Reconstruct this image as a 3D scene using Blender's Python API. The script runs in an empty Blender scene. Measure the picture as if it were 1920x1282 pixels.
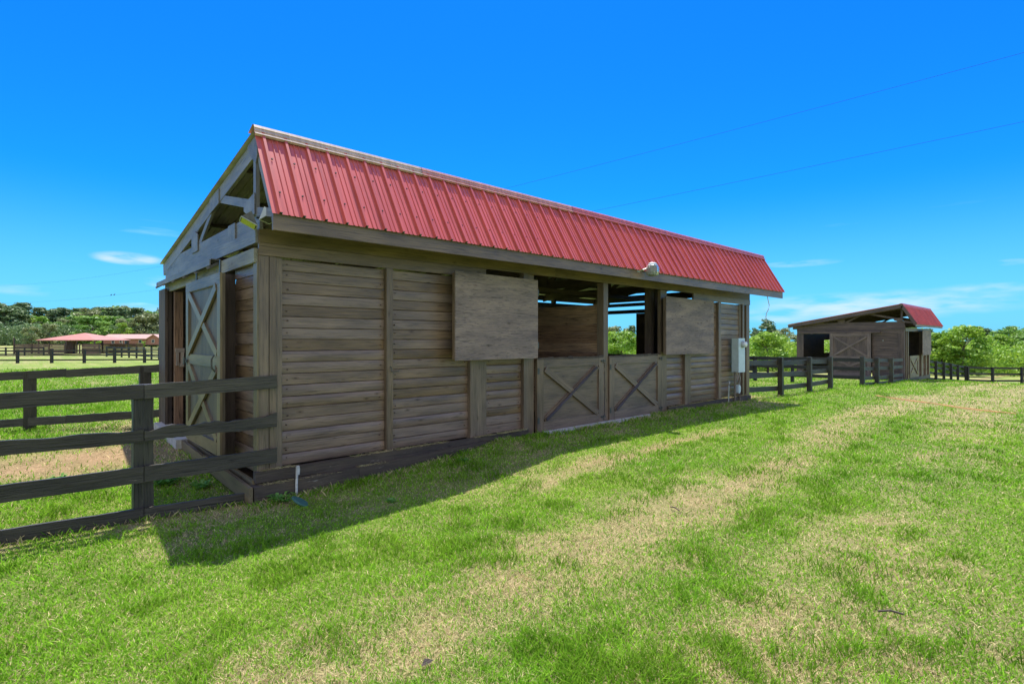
import bpy, math, random
import numpy as np
from mathutils import Vector, Matrix
random.seed(7); RNG = np.random.default_rng(11)
SC = bpy.context.scene
COL = SC.collection
rad = math.radians
# ------------------------------------------------------------------ camera
YAW = rad(47.3256); CAMX, CAMY, CAMZ = -1.9102, -6.1121, 1.5
VX, VY = math.cos(YAW), math.sin(YAW); RX, RY = VY, -VX
cam_d = bpy.data.cameras.new('camera'); cam = bpy.data.objects.new('camera', cam_d); COL.objects.link(cam)
cam.location = (CAMX, CAMY, CAMZ); cam.rotation_euler = (rad(90), 0, YAW - rad(90))
cam_d.sensor_width = 36; cam_d.lens = 1004 / 1920 * 36; cam_d.shift_y = -3 / 1920
cam_d.clip_start = 0.05; cam_d.clip_end = 6000
SC.camera = cam
# ------------------------------------------------------------------ sky, sun, exposure
SUN = Vector((0.24, 0.295, 1.0)).normalized()
EL = math.asin(SUN.z); ROT = math.atan2(SUN.x, SUN.y)
W = bpy.data.worlds.new('World'); SC.world = W; W.use_nodes = True
nt = W.node_tree; nt.nodes.clear()
def N(nt, t, **k):
    n = nt.nodes.new(t)
    for a, v in k.items(): setattr(n, a, v)
    return n
sky = N(nt, 'ShaderNodeTexSky', sky_type='NISHITA', sun_disc=False, sun_elevation=EL, sun_rotation=ROT)
sky.altitude = 200; sky.air_density = 1.25; sky.dust_density = 0.3; sky.ozone_density = 4.0
hs = N(nt, 'ShaderNodeHueSaturation'); hs.inputs['Saturation'].default_value = 1.28; hs.inputs['Value'].default_value = 1.0
tint = N(nt, 'ShaderNodeMix', data_type='RGBA', blend_type='MULTIPLY'); tint.inputs[0].default_value = 1
tint.inputs[7].default_value = (0.04, 0.455, 0.98, 1)
bg = N(nt, 'ShaderNodeBackground'); bg.inputs['Strength'].default_value = 0.15
ow = N(nt, 'ShaderNodeOutputWorld')
tc = N(nt, 'ShaderNodeTexCoord'); sep = N(nt, 'ShaderNodeSeparateXYZ')
mp = N(nt, 'ShaderNodeMapping'); mp.inputs['Scale'].default_value = (1.1, 1.1, 11.0); mp.inputs['Location'].default_value = (3.1, 0.4, 0.2)
nz = N(nt, 'ShaderNodeTexNoise'); nz.inputs['Scale'].default_value = 2.2; nz.inputs['Detail'].default_value = 9; nz.inputs['Roughness'].default_value = 0.55
rp = N(nt, 'ShaderNodeValToRGB'); rp.color_ramp.elements[0].position = 0.64; rp.color_ramp.elements[1].position = 0.84
el = N(nt, 'ShaderNodeMapRange'); el.inputs[1].default_value = 0.20; el.inputs[2].default_value = 0.06; el.inputs[3].default_value = 0; el.inputs[4].default_value = 0.85
mul = N(nt, 'ShaderNodeMath', operation='MULTIPLY')
mx = N(nt, 'ShaderNodeMix', data_type='RGBA'); mx.inputs[7].default_value = (7.2, 8.2, 9.0, 1)
L = nt.links.new
L(sky.outputs[0], hs.inputs['Color']); L(hs.outputs[0], tint.inputs[6]); L(tc.outputs['Generated'], mp.inputs[0]); L(mp.outputs[0], nz.inputs['Vector'])
L(nz.outputs[0], rp.inputs[0]); L(tc.outputs['Generated'], sep.inputs[0]); L(sep.outputs[2], el.inputs[0])
L(rp.outputs[0], mul.inputs[0]); L(el.outputs[0], mul.inputs[1]); L(mul.outputs[0], mx.inputs[0]); hz = N(nt, 'ShaderNodeMapRange', interpolation_type='SMOOTHSTEP'); hz.inputs[1].default_value = 0.26; hz.inputs[2].default_value = -0.01; hz.inputs[3].default_value = 0; hz.inputs[4].default_value = 0.62
hm = N(nt, 'ShaderNodeMix', data_type='RGBA'); hm.inputs[7].default_value = (1.3, 3.3, 5.2, 1)
L(sep.outputs[2], hz.inputs[0]); L(hz.outputs[0], hm.inputs[0]); L(tint.outputs[2], hm.inputs[6]); L(hm.outputs[2], mx.inputs[6])
# a few separate wisps low in the sky
cur = mx
for (cpx, cpy, wpx, hpx, st) in ((240, 484, 50, 9, 1.0), (1640, 572, 200, 20, .75), (1850, 541, 90, 9, .55), (1500, 494, 55, 5, .5), (296, 528, 20, 8, .6), (1890, 492, 35, 5, .6), (60, 545, 70, 8, .3), (255, 584, 60, 12, .45), (1460, 590, 60, 14, .5)):
    u_ = (cpx - 960) / 1004; dv = Vector((VX + RX * u_, VY + RY * u_, (638 - cpy) / 1004)); ln = dv.length; dv.normalize(); tg = Vector((dv.y, -dv.x, 0)).normalized()
    d1 = N(nt, 'ShaderNodeVectorMath', operation='DOT_PRODUCT'); d1.inputs[1].default_value = tg; L(tc.outputs['Generated'], d1.inputs[0])
    m1 = N(nt, 'ShaderNodeMath', operation='MULTIPLY'); m1.inputs[1].default_value = 1004 / wpx * (1 + u_ * u_) ; L(d1.outputs['Value'], m1.inputs[0])
    m2 = N(nt, 'ShaderNodeMath', operation='SUBTRACT'); m2.inputs[1].default_value = dv.z; L(sep.outputs[2], m2.inputs[0])
    m3 = N(nt, 'ShaderNodeMath', operation='MULTIPLY'); m3.inputs[1].default_value = 1004 / hpx * ln; L(m2.outputs[0], m3.inputs[0])
    p1 = N(nt, 'ShaderNodeMath', operation='MULTIPLY'); L(m1.outputs[0], p1.inputs[0]); L(m1.outputs[0], p1.inputs[1])
    p2 = N(nt, 'ShaderNodeMath', operation='MULTIPLY_ADD'); L(m3.outputs[0], p2.inputs[0]); L(m3.outputs[0], p2.inputs[1]); L(p1.outputs[0], p2.inputs[2])
    e0 = N(nt, 'ShaderNodeMapRange', interpolation_type='SMOOTHSTEP'); e0.inputs[1].default_value = 2.4; e0.inputs[2].default_value = 0; e0.inputs[3].default_value = 0; e0.inputs[4].default_value = st; L(p2.outputs[0], e0.inputs[0])
    dd_ = N(nt, 'ShaderNodeVectorMath', operation='DOT_PRODUCT'); dd_.inputs[1].default_value = dv; L(tc.outputs['Generated'], dd_.inputs[0])
    gt = N(nt, 'ShaderNodeMath', operation='GREATER_THAN'); gt.inputs[1].default_value = 0.5; L(dd_.outputs['Value'], gt.inputs[0])
    e1 = N(nt, 'ShaderNodeMath', operation='MULTIPLY'); L(e0.outputs[0], e1.inputs[0]); L(gt.outputs[0], e1.inputs[1])
    wn = N(nt, 'ShaderNodeTexNoise'); wn.inputs['Scale'].default_value = 13; wn.inputs['Detail'].default_value = 7; wm = N(nt, 'ShaderNodeMapping'); wm.inputs['Scale'].default_value = (1, 1, 5); wm.inputs['Location'].default_value = (cpx * .01, 0, 0); L(tc.outputs['Generated'], wm.inputs[0]); L(wm.outputs[0], wn.inputs['Vector'])
    wr = N(nt, 'ShaderNodeMapRange'); wr.inputs[1].default_value = .38; wr.inputs[2].default_value = .66; L(wn.outputs[0], wr.inputs[0])
    e2 = N(nt, 'ShaderNodeMath', operation='MULTIPLY'); L(e1.outputs[0], e2.inputs[0]); L(wr.outputs[0], e2.inputs[1])
    nx = N(nt, 'ShaderNodeMix', data_type='RGBA'); nx.inputs[7].default_value = (3.6, 4.2, 5.0, 1); L(e2.outputs[0], nx.inputs[0]); L(cur.outputs[2], nx.inputs[6]); cur = nx
mx = cur
# added fill: unseen bright cloud behind the camera, put in to light shaded walls
dotn = N(nt, 'ShaderNodeVectorMath', operation='DOT_PRODUCT'); dotn.inputs[1].default_value = (-VX, -VY, 0.25)
L(tc.outputs['Generated'], dotn.inputs[0])
mrb = N(nt, 'ShaderNodeMapRange', interpolation_type='SMOOTHSTEP'); mrb.inputs[1].default_value = 0.18; mrb.inputs[2].default_value = 0.62; mrb.inputs[3].default_value = 0; mrb.inputs[4].default_value = 1
L(dotn.outputs['Value'], mrb.inputs[0])
nb = N(nt, 'ShaderNodeTexNoise'); nb.inputs['Scale'].default_value = 3.5; nb.inputs['Detail'].default_value = 6; L(tc.outputs['Generated'], nb.inputs['Vector'])
rb = N(nt, 'ShaderNodeMapRange'); rb.inputs[1].default_value = 0.35; rb.inputs[2].default_value = 0.6; rb.inputs[3].default_value = .35; rb.inputs[4].default_value = 1; L(nb.outputs[0], rb.inputs[0])
mm = N(nt, 'ShaderNodeMath', operation='MULTIPLY'); L(mrb.outputs[0], mm.inputs[0]); L(rb.outputs[0], mm.inputs[1])
mxb = N(nt, 'ShaderNodeMix', data_type='RGBA'); mxb.inputs[7].default_value = (4.9, 4.8, 4.8, 1); L(mm.outputs[0], mxb.inputs[0]); L(mx.outputs[2], mxb.inputs[6])
L(mxb.outputs[2], bg.inputs[0])
L(bg.outputs[0], ow.inputs[0])
sd = bpy.data.lights.new('sun', 'SUN'); sd.energy = 5.0; sd.angle = rad(0.55); sd.color = (1, 0.95, 0.86)
so = bpy.data.objects.new('sun', sd); COL.objects.link(so); so.rotation_euler = SUN.to_track_quat('Z', 'Y').to_euler()
SC.view_settings.view_transform = 'Standard'; SC.view_settings.look = 'None'; SC.view_settings.gamma = 1
SC.view_settings.exposure = 0.60

# ------------------------------------------------------------------ numbers
def sstep(v, a, b):
    t = np.clip((np.asarray(v, float) - a) / (b - a), 0, 1); return t * t * (3 - 2 * t)
def _h(ix, iy, s):
    n = (ix.astype(np.int64) * 374761393 + iy.astype(np.int64) * 668265263 + s * 1442695041) & 0x7fffffff
    n = (n ^ (n >> 13)) * 1274126177 & 0x7fffffff
    return ((n ^ (n >> 16)) & 0xffff) / 65535.0
def vn(x, y, s=0):
    x = np.asarray(x, float); y = np.asarray(y, float)
    ix = np.floor(x); iy = np.floor(y); fx = x - ix; fy = y - iy
    fx = fx * fx * (3 - 2 * fx); fy = fy * fy * (3 - 2 * fy)
    ix = ix.astype(np.int64); iy = iy.astype(np.int64)
    a = _h(ix, iy, s); b = _h(ix + 1, iy, s); c = _h(ix, iy + 1, s); d = _h(ix + 1, iy + 1, s)
    return (a * (1 - fx) + b * fx) * (1 - fy) + (c * (1 - fx) + d * fx) * fy
def fbm(x, y, s=0, o=4):
    r = 0; a = 0.5; t = 0
    for i in range(o):
        r = r + a * vn(np.asarray(x) * 2 ** i + 17.3 * i, np.asarray(y) * 2 ** i - 9.1 * i, s + i); t += a; a *= 0.55
    return r / t
PX = [-400, 0, 4, 8, 12, 14.5, 19, 23, 31, 40, 53, 57, 80, 110, 200, 3000]
PZ = [0, 0, 0.0, 0.0, -.07, -.15, -.21, -.33, -.53, -1.0, -1.87, -2.0, -2.9, -3.8, -4.2, -4.2]
QY = [-3000, -10, 5, 54, 62, 87, 121, 170, 285, 420, 3000]
QZ = [0, 0, 0, -.6, -.64, -.74, -.99, -.75, -.41, 0, 0]
def gz(x, y):
    x = np.asarray(x, float); y = np.asarray(y, float)
    z = np.interp(x, PX, PZ) + np.interp(y, QY, QZ) * (1 - 0.5 * sstep(x, 30, 90))
    dip = np.interp(x, [-6, -2, 0.2, 1.7, 3.3], [-.36, -.31, -.225, -.17, 0.0]) * np.interp(y, [-5, -1.5, .6, 5], [0.1, 1, 1, 0])
    z = z + np.where((x > -30), dip, 0) * sstep(x, -30, -8)
    b = 0.018 * (fbm(x * .9, y * .9, 5, 3) - .5) + 0.05 * (fbm(x * .16, y * .16, 9, 2) - .5) * sstep(np.hypot(x, y), 6, 20)
    inb = (x > .05) & (x < 12.15) & (y > .1) & (y < 4.8)
    z = z + b
    z = np.where(inb, -0.06, z)
    return z
def gzf(x, y): return float(gz(np.array([x]), np.array([y]))[0])

# ------------------------------------------------------------------ mesh builder
class MB:
    def __init__(s): s.pc = []; s.v = []; s.f = []; s.m = []; s.g = []; s.r = []
    def poly(s, pts, faces, mi=0, grain=None, rnd=None):
        o = len(s.v); f0 = len(s.f); s.v += [tuple(p) for p in pts]; s.pc.append((o, o + len(pts), f0, f0 + len(faces)))
        for f in faces: s.f.append([o + i for i in f]); s.m.append(mi)
        s.g += (grain if grain else [tuple(p) for p in pts])
        rnd = random.random() if rnd is None else rnd
        s.r += [rnd] * len(pts)
    def beam(s, p0, p1, w, t, up=(0, 0, 1), mi=0, seg=1, jw=0, jt=0, rnd=None, taper=1.0):
        p0 = Vector(p0); p1 = Vector(p1); a = (p1 - p0); Ln = a.length; a.normalize(); up = Vector(up)
        up = (up - a * up.dot(a)).normalized(); n = a.cross(up)
        go = Vector((random.uniform(0, 50), random.uniform(0, 50), random.uniform(0, 50)))
        pts = []; gr = []
        for i in range(seg + 1):
            k = i / seg; c = p0 + a * Ln * k; sc = 1 + (taper - 1) * k
            for (su, sn) in ((-1, -1), (1, -1), (1, 1), (-1, 1)):
                uu = su * w / 2 * sc + random.uniform(-jw, jw); nn = sn * t / 2 * sc + random.uniform(-jt, jt)
                pts.append(c + up * uu + n * nn); gr.append((k * Ln + go.x, uu + go.y, nn + go.z))
        fs = [(3, 2, 1, 0), tuple(seg * 4 + q for q in (0, 1, 2, 3))]
        for i in range(seg):
            b = i * 4
            for q in range(4): fs.append((b + q, b + (q + 1) % 4, b + 4 + (q + 1) % 4, b + 4 + q))
        s.poly(pts, fs, mi, gr, rnd)
    def box(s, x0, x1, y0, y1, z0, z1, mi=0, rnd=None):
        d = (x1 - x0, y1 - y0, z1 - z0); k = d.index(max(d)); cx, cy, cz = (x0 + x1) / 2, (y0 + y1) / 2, (z0 + z1) / 2
        if k == 0: s.beam((x0, cy, cz), (x1, cy, cz), d[2], d[1], (0, 0, 1), mi, rnd=rnd)
        elif k == 1: s.beam((cx, y0, cz), (cx, y1, cz), d[2], d[0], (0, 0, 1), mi, rnd=rnd)
        else: s.beam((cx, cy, z0), (cx, cy, z1), d[0], d[1], (1, 0, 0), mi, rnd=rnd)
    def tube(s, pts, r, n=8, mi=0, cap=True):
        P = [Vector(p) for p in pts]; rr = r if isinstance(r, (list, tuple)) else [r] * len(P)
        out = []; fs = []; ref = Vector((0.13, 0.27, 1)).normalized()
        for i, p in enumerate(P):
            a = (P[min(i + 1, len(P) - 1)] - P[max(i - 1, 0)]).normalized()
            rf = ref if abs(a.dot(ref)) < .95 else Vector((1, 0, 0))
            u = a.cross(rf).normalized(); w = a.cross(u)
            for q in range(n):
                th = 2 * math.pi * q / n; out.append(p + (u * math.cos(th) + w * math.sin(th)) * rr[i])
        for i in range(len(P) - 1):
            for q in range(n): fs.append((i * n + q, i * n + (q + 1) % n, (i + 1) * n + (q + 1) % n, (i + 1) * n + q))
        if cap: fs += [tuple(range(n))[::-1], tuple((len(P) - 1) * n + q for q in range(n))]
        s.poly(out, fs, mi)
    def prism(s, pts, off, mi=0):            # closed polygon extruded by an offset vector
        n = len(pts); off = Vector(off); P = [Vector(p) for p in pts]; Q = [p + off for p in P]
        s.poly(P + Q, [tuple(range(n))[::-1], tuple(range(n, 2 * n))] + [(i, (i + 1) % n, n + (i + 1) % n, n + i) for i in range(n)], mi)
    def siding(s, o, d, n, Lg, z0, z1, bh=.13, bulge=.006, mi=0, flat=False, gap=.007):
        # horizontal boards with a rounded face; o start, d along, n outward
        o = Vector(o); d = Vector(d); n = Vector(n); nb = max(1, round((z1 - z0) / bh)); h = (z1 - z0) / nb
        for i in range(nb):
            a = z0 + i * h + random.uniform(0, .003); b = z0 + (i + 1) * h - random.uniform(.001, .0035)
            bl = bulge * (random.choice((.6, 1.1, 1.6, 2.2)) if i < nb * .55 and random.random() < .75 else random.choice((.05, .1, .2, .4, .8))); go = Vector((random.uniform(0, 50), random.uniform(0, 50), 0)); rn = random.random()
            off = random.uniform(-.003, .003); K = 1 if flat else 8; pts = []; gr = []; S = 3
            for j in range(S + 1):
                wob = random.uniform(-.0015, .0015)
                base = o + d * (Lg * j / S)
                pts.append(base + Vector((0, 0, a)) - n * .022); gr.append((go.x + Lg * j / S, go.y, 0))
                for k in range(K + 1):
                    t = k / K if flat else (0, .035, .14, .32, .5, .68, .86, .965, 1)[k]; zz = a + (b - a) * t
                    ou = -gap * (1 if k in (0, K) else 0) + bl * math.sin(math.pi * t) ** .7 + off + wob if not flat else off + wob
                    pts.append(base + Vector((0, 0, zz)) + n * ou); gr.append((go.x + Lg * j / S, go.y + zz, 0))
                pts.append(base + Vector((0, 0, b)) - n * .022); gr.append((go.x + Lg * j / S, go.y, 0))
            M = K + 3; fs = []
            for j in range(S):
                for q in range(M): fs.append((j * M + q, j * M + (q + 1) % M, (j + 1) * M + (q + 1) % M, (j + 1) * M + q))
            fs.append(tuple(range(M))[::-1]); fs.append(tuple(S * M + q for q in range(M)))
            s.poly(pts, fs, mi, gr, rn)
        q = [o - n * .026 + Vector((0, 0, z0)), o - n * .026 + d * Lg + Vector((0, 0, z0)), o - n * .026 + d * Lg + Vector((0, 0, z1)), o - n * .026 + Vector((0, 0, z1))]
        if not flat: s.prism(q, -n * .006, mi)
    def mesh(s, name, mats, smooth=False):
        me = bpy.data.meshes.new(name); me.from_pydata(s.v, [], s.f)
        if not isinstance(mats, (list, tuple)): mats = [mats]
        for m in mats: me.materials.append(m)
        me.polygons.foreach_set('material_index', s.m)
        if smooth: me.polygons.foreach_set('use_smooth', [True] * len(s.f))
        a = me.attributes.new('grain', 'FLOAT_VECTOR', 'POINT'); a.data.foreach_set('vector', np.array(s.g, dtype=np.float32).ravel())
        a = me.attributes.new('rnd', 'FLOAT', 'POINT'); a.data.foreach_set('value', np.array(s.r, dtype=np.float32))
        me.update(); return me
    def pieces(s):
        out = []; fi = 0
        for (a, b, fa, fb) in s.pc:
            q = MB(); q.v = s.v[a:b]; q.g = s.g[a:b]; q.r = s.r[a:b]; q.f = [[i - a for i in f] for f in s.f[fa:fb]]; q.m = s.m[fa:fb]; out.append(q)
        return out
    def build(s, name, mats, parent=None, smooth=False, shift=None):
        if shift is not None: s.v = [tuple(Vector(p) - Vector(shift)) for p in s.v]
        o = bpy.data.objects.new(name, s.mesh(name, mats, smooth)); COL.objects.link(o)
        if parent is not None: o.parent = parent
        return o
def tag(o, label, cat, group=None):
    o['label'] = label; o['category'] = cat
    if group: o['group'] = group
    return o
def thing(name, loc, label, cat, group=None, rz=0):
    o = bpy.data.objects.new(name, None); COL.objects.link(o); o.location = loc; o.rotation_euler = (0, 0, rz); o.empty_display_size = .2
    return tag(o, label, cat, group)
def copy_tree(o, parent=None):
    c = o.copy(); COL.objects.link(c); c.parent = parent
    for ch in [q for q in o.children]: copy_tree(ch, c)
    return c

# ------------------------------------------------------------------ materials
def newmat(name):
    m = bpy.data.materials.new(name); m.use_nodes = True; nt = m.node_tree
    return m, nt, nt.nodes['Principled BSDF'], nt.links.new
def rampn(nt, stops):
    r = N(nt, 'ShaderNodeValToRGB'); e = r.color_ramp.elements
    while len(e) < len(stops): e.new(.5)
    for i, (p, c) in enumerate(stops): e[i].position = p; e[i].color = (c if len(c) == 4 else (*c, 1))
    return r
def mixc(nt, bt='MIX', fac=None): 
    m = N(nt, 'ShaderNodeMix', data_type='RGBA', blend_type=bt)
    if fac is not None: m.inputs[0].default_value = fac
    return m
def wood(name, c1, c2, rough=.5, wear=None, wearamt=.0, bump=.35, knots=True, gloss=.5, streak=.35, gs=(2.6, 62, 62), dist=.8):
    m, nt, P, L = newmat(name)
    at = N(nt, 'ShaderNodeAttribute', attribute_name='grain'); rn = N(nt, 'ShaderNodeAttribute', attribute_name='rnd')
    mp = N(nt, 'ShaderNodeMapping'); mp.inputs['Scale'].default_value = gs; L(at.outputs['Vector'], mp.inputs[0])
    n1 = N(nt, 'ShaderNodeTexNoise'); n1.inputs['Scale'].default_value = 1; n1.inputs['Detail'].default_value = 7; n1.inputs['Roughness'].default_value = .65; n1.inputs['Distortion'].default_value = dist; L(mp.outputs[0], n1.inputs['Vector'])
    mp2 = N(nt, 'ShaderNodeMapping'); mp2.inputs['Scale'].default_value = (1.1, 4, 4); L(at.outputs['Vector'], mp2.inputs[0])
    n2 = N(nt, 'ShaderNodeTexNoise'); n2.inputs['Scale'].default_value = 1.3; n2.inputs['Detail'].default_value = 5; L(mp2.outputs[0], n2.inputs['Vector'])
    base = mixc(nt); base.inputs[6].default_value = (*c1, 1); base.inputs[7].default_value = (*c2, 1); L(rn.outputs['Fac'], base.inputs[0])
    st = mixc(nt, 'MULTIPLY', 1.0); L(base.outputs[2], st.inputs[6])
    r1 = rampn(nt, [(.36, (1 - streak * 1.3,) * 3), (.47, (1 - streak * .1,) * 3), (.68, (1 + streak * .5,) * 3)]); L(n1.outputs[0], r1.inputs[0]); L(r1.outputs[0], st.inputs[7])
    cur = st
    r2 = rampn(nt, [(.32, (.66, .64, .66)), (.68, (1.22, 1.18, 1.10))]); L(n2.outputs[0], r2.inputs[0])
    s2 = mixc(nt, 'MULTIPLY', 1.0); L(cur.outputs[2], s2.inputs[6]); L(r2.outputs[0], s2.inputs[7]); cur = s2
    if wear:
        mp3 = N(nt, 'ShaderNodeMapping'); mp3.inputs['Scale'].default_value = (3.5, 22, 22); L(at.outputs['Vector'], mp3.inputs[0])
        n3 = N(nt, 'ShaderNodeTexNoise'); n3.inputs['Scale'].default_value = 1.0; n3.inputs['Detail'].default_value = 8; n3.inputs['Roughness'].default_value = .75; L(mp3.outputs[0], n3.inputs['Vector'])
        r3 = rampn(nt, [(.62 - wearamt * .3, (0, 0, 0)), (.68 - wearamt * .3, (1, 1, 1))]); L(n3.outputs[0], r3.inputs[0])
        s3 = mixc(nt); L(r3.outputs[0], s3.inputs[0]); L(cur.outputs[2], s3.inputs[6]); s3.inputs[7].default_value = (*wear, 1); cur = s3
    if knots:
        mp4 = N(nt, 'ShaderNodeMapping'); mp4.inputs['Scale'].default_value = (2.6, 6.5, 6.5); L(at.outputs['Vector'], mp4.inputs[0])
        vo = N(nt, 'ShaderNodeTexVoronoi'); vo.inputs['Scale'].default_value = 1.0; L(mp4.outputs[0], vo.inputs['Vector'])
        r4 = rampn(nt, [(.03, (.22, .2, .18)), (.06, (.55, .5, .45)), (.075, (.95, .9, .85)), (.095, (.65, .6, .55)), (.13, (1, 1, 1))]); L(vo.outputs['Distance'], r4.inputs[0])
        s4 = mixc(nt, 'MULTIPLY', .9); L(cur.outputs[2], s4.inputs[6]); L(r4.outputs[0], s4.inputs[7]); cur = s4
    L(cur.outputs[2], P.inputs['Base Color'])
    rr = N(nt, 'ShaderNodeMapRange'); rr.inputs[3].default_value = max(.1, rough - .12); rr.inputs[4].default_value = rough + .15; L(n1.outputs[0], rr.inputs[0]); L(rr.outputs[0], P.inputs['Roughness'])
    P.inputs['Specular IOR Level'].default_value = gloss
    bp = N(nt, 'ShaderNodeBump'); bp.inputs['Strength'].default_value = bump; bp.inputs['Distance'].default_value = .010; L(n1.outputs[0], bp.inputs['Height']); L(bp.outputs[0], P.inputs['Normal'])
    return m
def plain(name, c, rough=.5, metal=0, noise=.15, sc=12, bump=0.0, spec=.5):
    m, nt, P, L = newmat(name)
    t = N(nt, 'ShaderNodeTexCoord'); n = N(nt, 'ShaderNodeTexNoise'); n.inputs['Scale'].default_value = sc; n.inputs['Detail'].default_value = 6; L(t.outputs['Object'], n.inputs['Vector'])
    r = rampn(nt, [(.3, (1 - noise,) * 3), (.7, (1 + noise,) * 3)]); L(n.outputs[0], r.inputs[0])
    x = mixc(nt, 'MULTIPLY', 1); x.inputs[6].default_value = (*c, 1); L(r.outputs[0], x.inputs[7]); L(x.outputs[2], P.inputs['Base Color'])
    P.inputs['Roughness'].default_value = rough; P.inputs['Metallic'].default_value = metal; P.inputs['Specular IOR Level'].default_value = spec
    if bump:
        b = N(nt, 'ShaderNodeBump'); b.inputs['Strength'].default_value = bump; b.inputs['Distance'].default_value = .01; L(n.outputs[0], b.inputs['Height']); L(b.outputs[0], P.inputs['Normal'])
    return m
M = {}
M['paint'] = wood('taupe_painted_wood', (.19, .122, .064), (.262, .192, .155), .30, wear=(.06, .045, .03), wearamt=-.26, bump=.5, streak=.36)
M['trim'] = wood('taupe_trim_wood', (.185, .13, .085), (.215, .16, .115), .38, wear=(.13, .10, .07), wearamt=-.25, bump=.35)
M['gable'] = wood('weathered_blue_grey_wood', (.185, .18, .185), (.25, .245, .25), .5, wear=(.10, .09, .08), wearamt=-.12, bump=.5)
M['ply'] = wood('weathered_plywood', (.25, .19, .155), (.27, .205, .17), .6, wear=(.08, .055, .035), wearamt=-.03, bump=.8, knots=True, streak=.42, gs=(5, 58, 58), dist=1.3)
M['door'] = wood('olive_painted_door', (.20, .155, .085), (.25, .20, .12), .4, wear=(.16, .12, .08), wearamt=-.2, bump=.3)
M['doorpanel'] = wood('dark_door_panel', (.115, .09, .06), (.15, .12, .085), .5, bump=.4)
M['fence'] = wood('black_weathered_fence', (.038, .034, .026), (.068, .062, .048), .5, wear=(.15, .125, .095), wearamt=-.08, bump=1.0, streak=.6)
M['darkfence'] = wood('black_far_fence', (.016, .015, .014), (.030, .028, .026), .6, bump=.3, knots=False)
M['btrim'] = wood('brown_barn_trim', (.19, .13, .108), (.22, .155, .13), .5, bump=.3)
M['raw'] = wood('raw_brown_planks', (.27, .15, .085), (.42, .27, .16), .6, wear=(.10, .055, .03), wearamt=.0, bump=.6, streak=.55)
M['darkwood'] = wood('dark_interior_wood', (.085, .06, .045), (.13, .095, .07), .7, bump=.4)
M['sill'] = wood('dirty_sill_wood', (.075, .055, .038), (.11, .085, .058), .7, wear=(.30, .27, .22), wearamt=-.02, bump=.8, streak=.4)
M['bpaint'] = wood('brown_barn_wood', (.105, .068, .055), (.145, .095, .078), .5, wear=(.15, .11, .09), wearamt=-.28, bump=.4)
M['galv'] = plain('galvanised_underside', (.50, .49, .40), .5, .3, .25, 3)
M['screw'] = plain('dark_screw', (.05, .02, .02), .5, .6)
M['metalgrey'] = plain('grey_metal', (.42, .44, .43), .4, .5, .1, 20)
M['metalwhite'] = plain('pale_enamel', (.55, .66, .72), .35, .1, .06, 8)
M['metalside'] = plain('grey_green_enamel', (.50, .60, .62), .4, .1, .1, 8)
M['bronze'] = plain('dirty_bronze', (.10, .10, .085), .5, .5, .3, 20)
M['lens'] = plain('yellowed_lens', (.42, .46, .05), .3, 0, .2, 60)
M['conduit'] = plain('painted_conduit', (.17, .14, .11), .5, 0, .15)
M['black'] = plain('black_rubber', (.01, .01, .01), .6)
M['white'] = plain('white_plastic', (.55, .54, .50), .6, 0, .3, 30)
M['lid'] = plain('green_plastic', (.045, .13, .10), .5, 0, .2, 30)
M['cord'] = plain('orange_cord', (.62, .30, .12), .7)
M['chewed'] = wood('gnawed_dark_wood', (.06, .045, .055), (.09, .07, .08), .7, bump=.8)
M['concrete'] = plain('concrete', (.50, .48, .42), .85, 0, .2, 9, .5)
M['wire'] = plain('wire', (.035, .09, .15), .95, 0, spec=0)
M['bird'] = plain('dark_feathers', (.02, .02, .025), .6)
M['glass'] = plain('window_glass', (.05, .07, .09), .1)
M['brick'] = None
def red_metal(name, c1, c2, rough):
    m, nt, P, L = newmat(name); t = N(nt, 'ShaderNodeTexCoord'); n = N(nt, 'ShaderNodeTexNoise'); n.inputs['Scale'].default_value = .7; n.inputs['Detail'].default_value = 8; L(t.outputs['Object'], n.inputs['Vector'])
    mp = N(nt, 'ShaderNodeMapping'); mp.inputs['Scale'].default_value = (26, 1.2, 1.2); L(t.outputs['Object'], mp.inputs[0]); n2 = N(nt, 'ShaderNodeTexNoise'); n2.inputs['Scale'].default_value = 1; n2.inputs['Detail'].default_value = 6; L(mp.outputs[0], n2.inputs['Vector'])
    a = mixc(nt); a.inputs[6].default_value = (*c1, 1); a.inputs[7].default_value = (*c2, 1); L(n.outputs[0], a.inputs[0])
    r = rampn(nt, [(.3, (.74, .74, .74)), (.7, (1.12, 1.12, 1.12))]); L(n2.outputs[0], r.inputs[0]); b = mixc(nt, 'MULTIPLY', 1); L(a.outputs[2], b.inputs[6]); L(r.outputs[0], b.inputs[7])
    L(b.outputs[2], P.inputs['Base Color']); P.inputs['Roughness'].default_value = rough; P.inputs['Metallic'].default_value = 0.0; P.inputs['Specular IOR Level'].default_value = .5
    P.inputs['Coat Weight'].default_value = .18; P.inputs['Coat Roughness'].default_value = .3
    bp = N(nt, 'ShaderNodeBump'); bp.inputs['Strength'].default_value = .12; bp.inputs['Distance'].default_value = .05; L(n.outputs[0], bp.inputs['Height']); L(bp.outputs[0], P.inputs['Normal'])
    return m
M['red'] = red_metal('red_roof_metal', (.52, .088, .066), (.64, .145, .118), .32)
M['glarecream'] = red_metal('cream_painted_glare', (.54, .40, .33), (.62, .48, .40), .4)  # sun glare put into the base colour, for the nearest cap piece
M['glarepink'] = red_metal('pink_painted_glare', (.54, .26, .23), (.62, .32, .28), .38)  # weaker glare painted as pink, for the second cap piece
M['cap'] = red_metal('faded_ridge_metal', (.52, .14, .14), (.60, .19, .18), .35)
M['farred'] = red_metal('faded_red_roof', (.44, .17, .11), (.52, .22, .15), .7)
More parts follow.
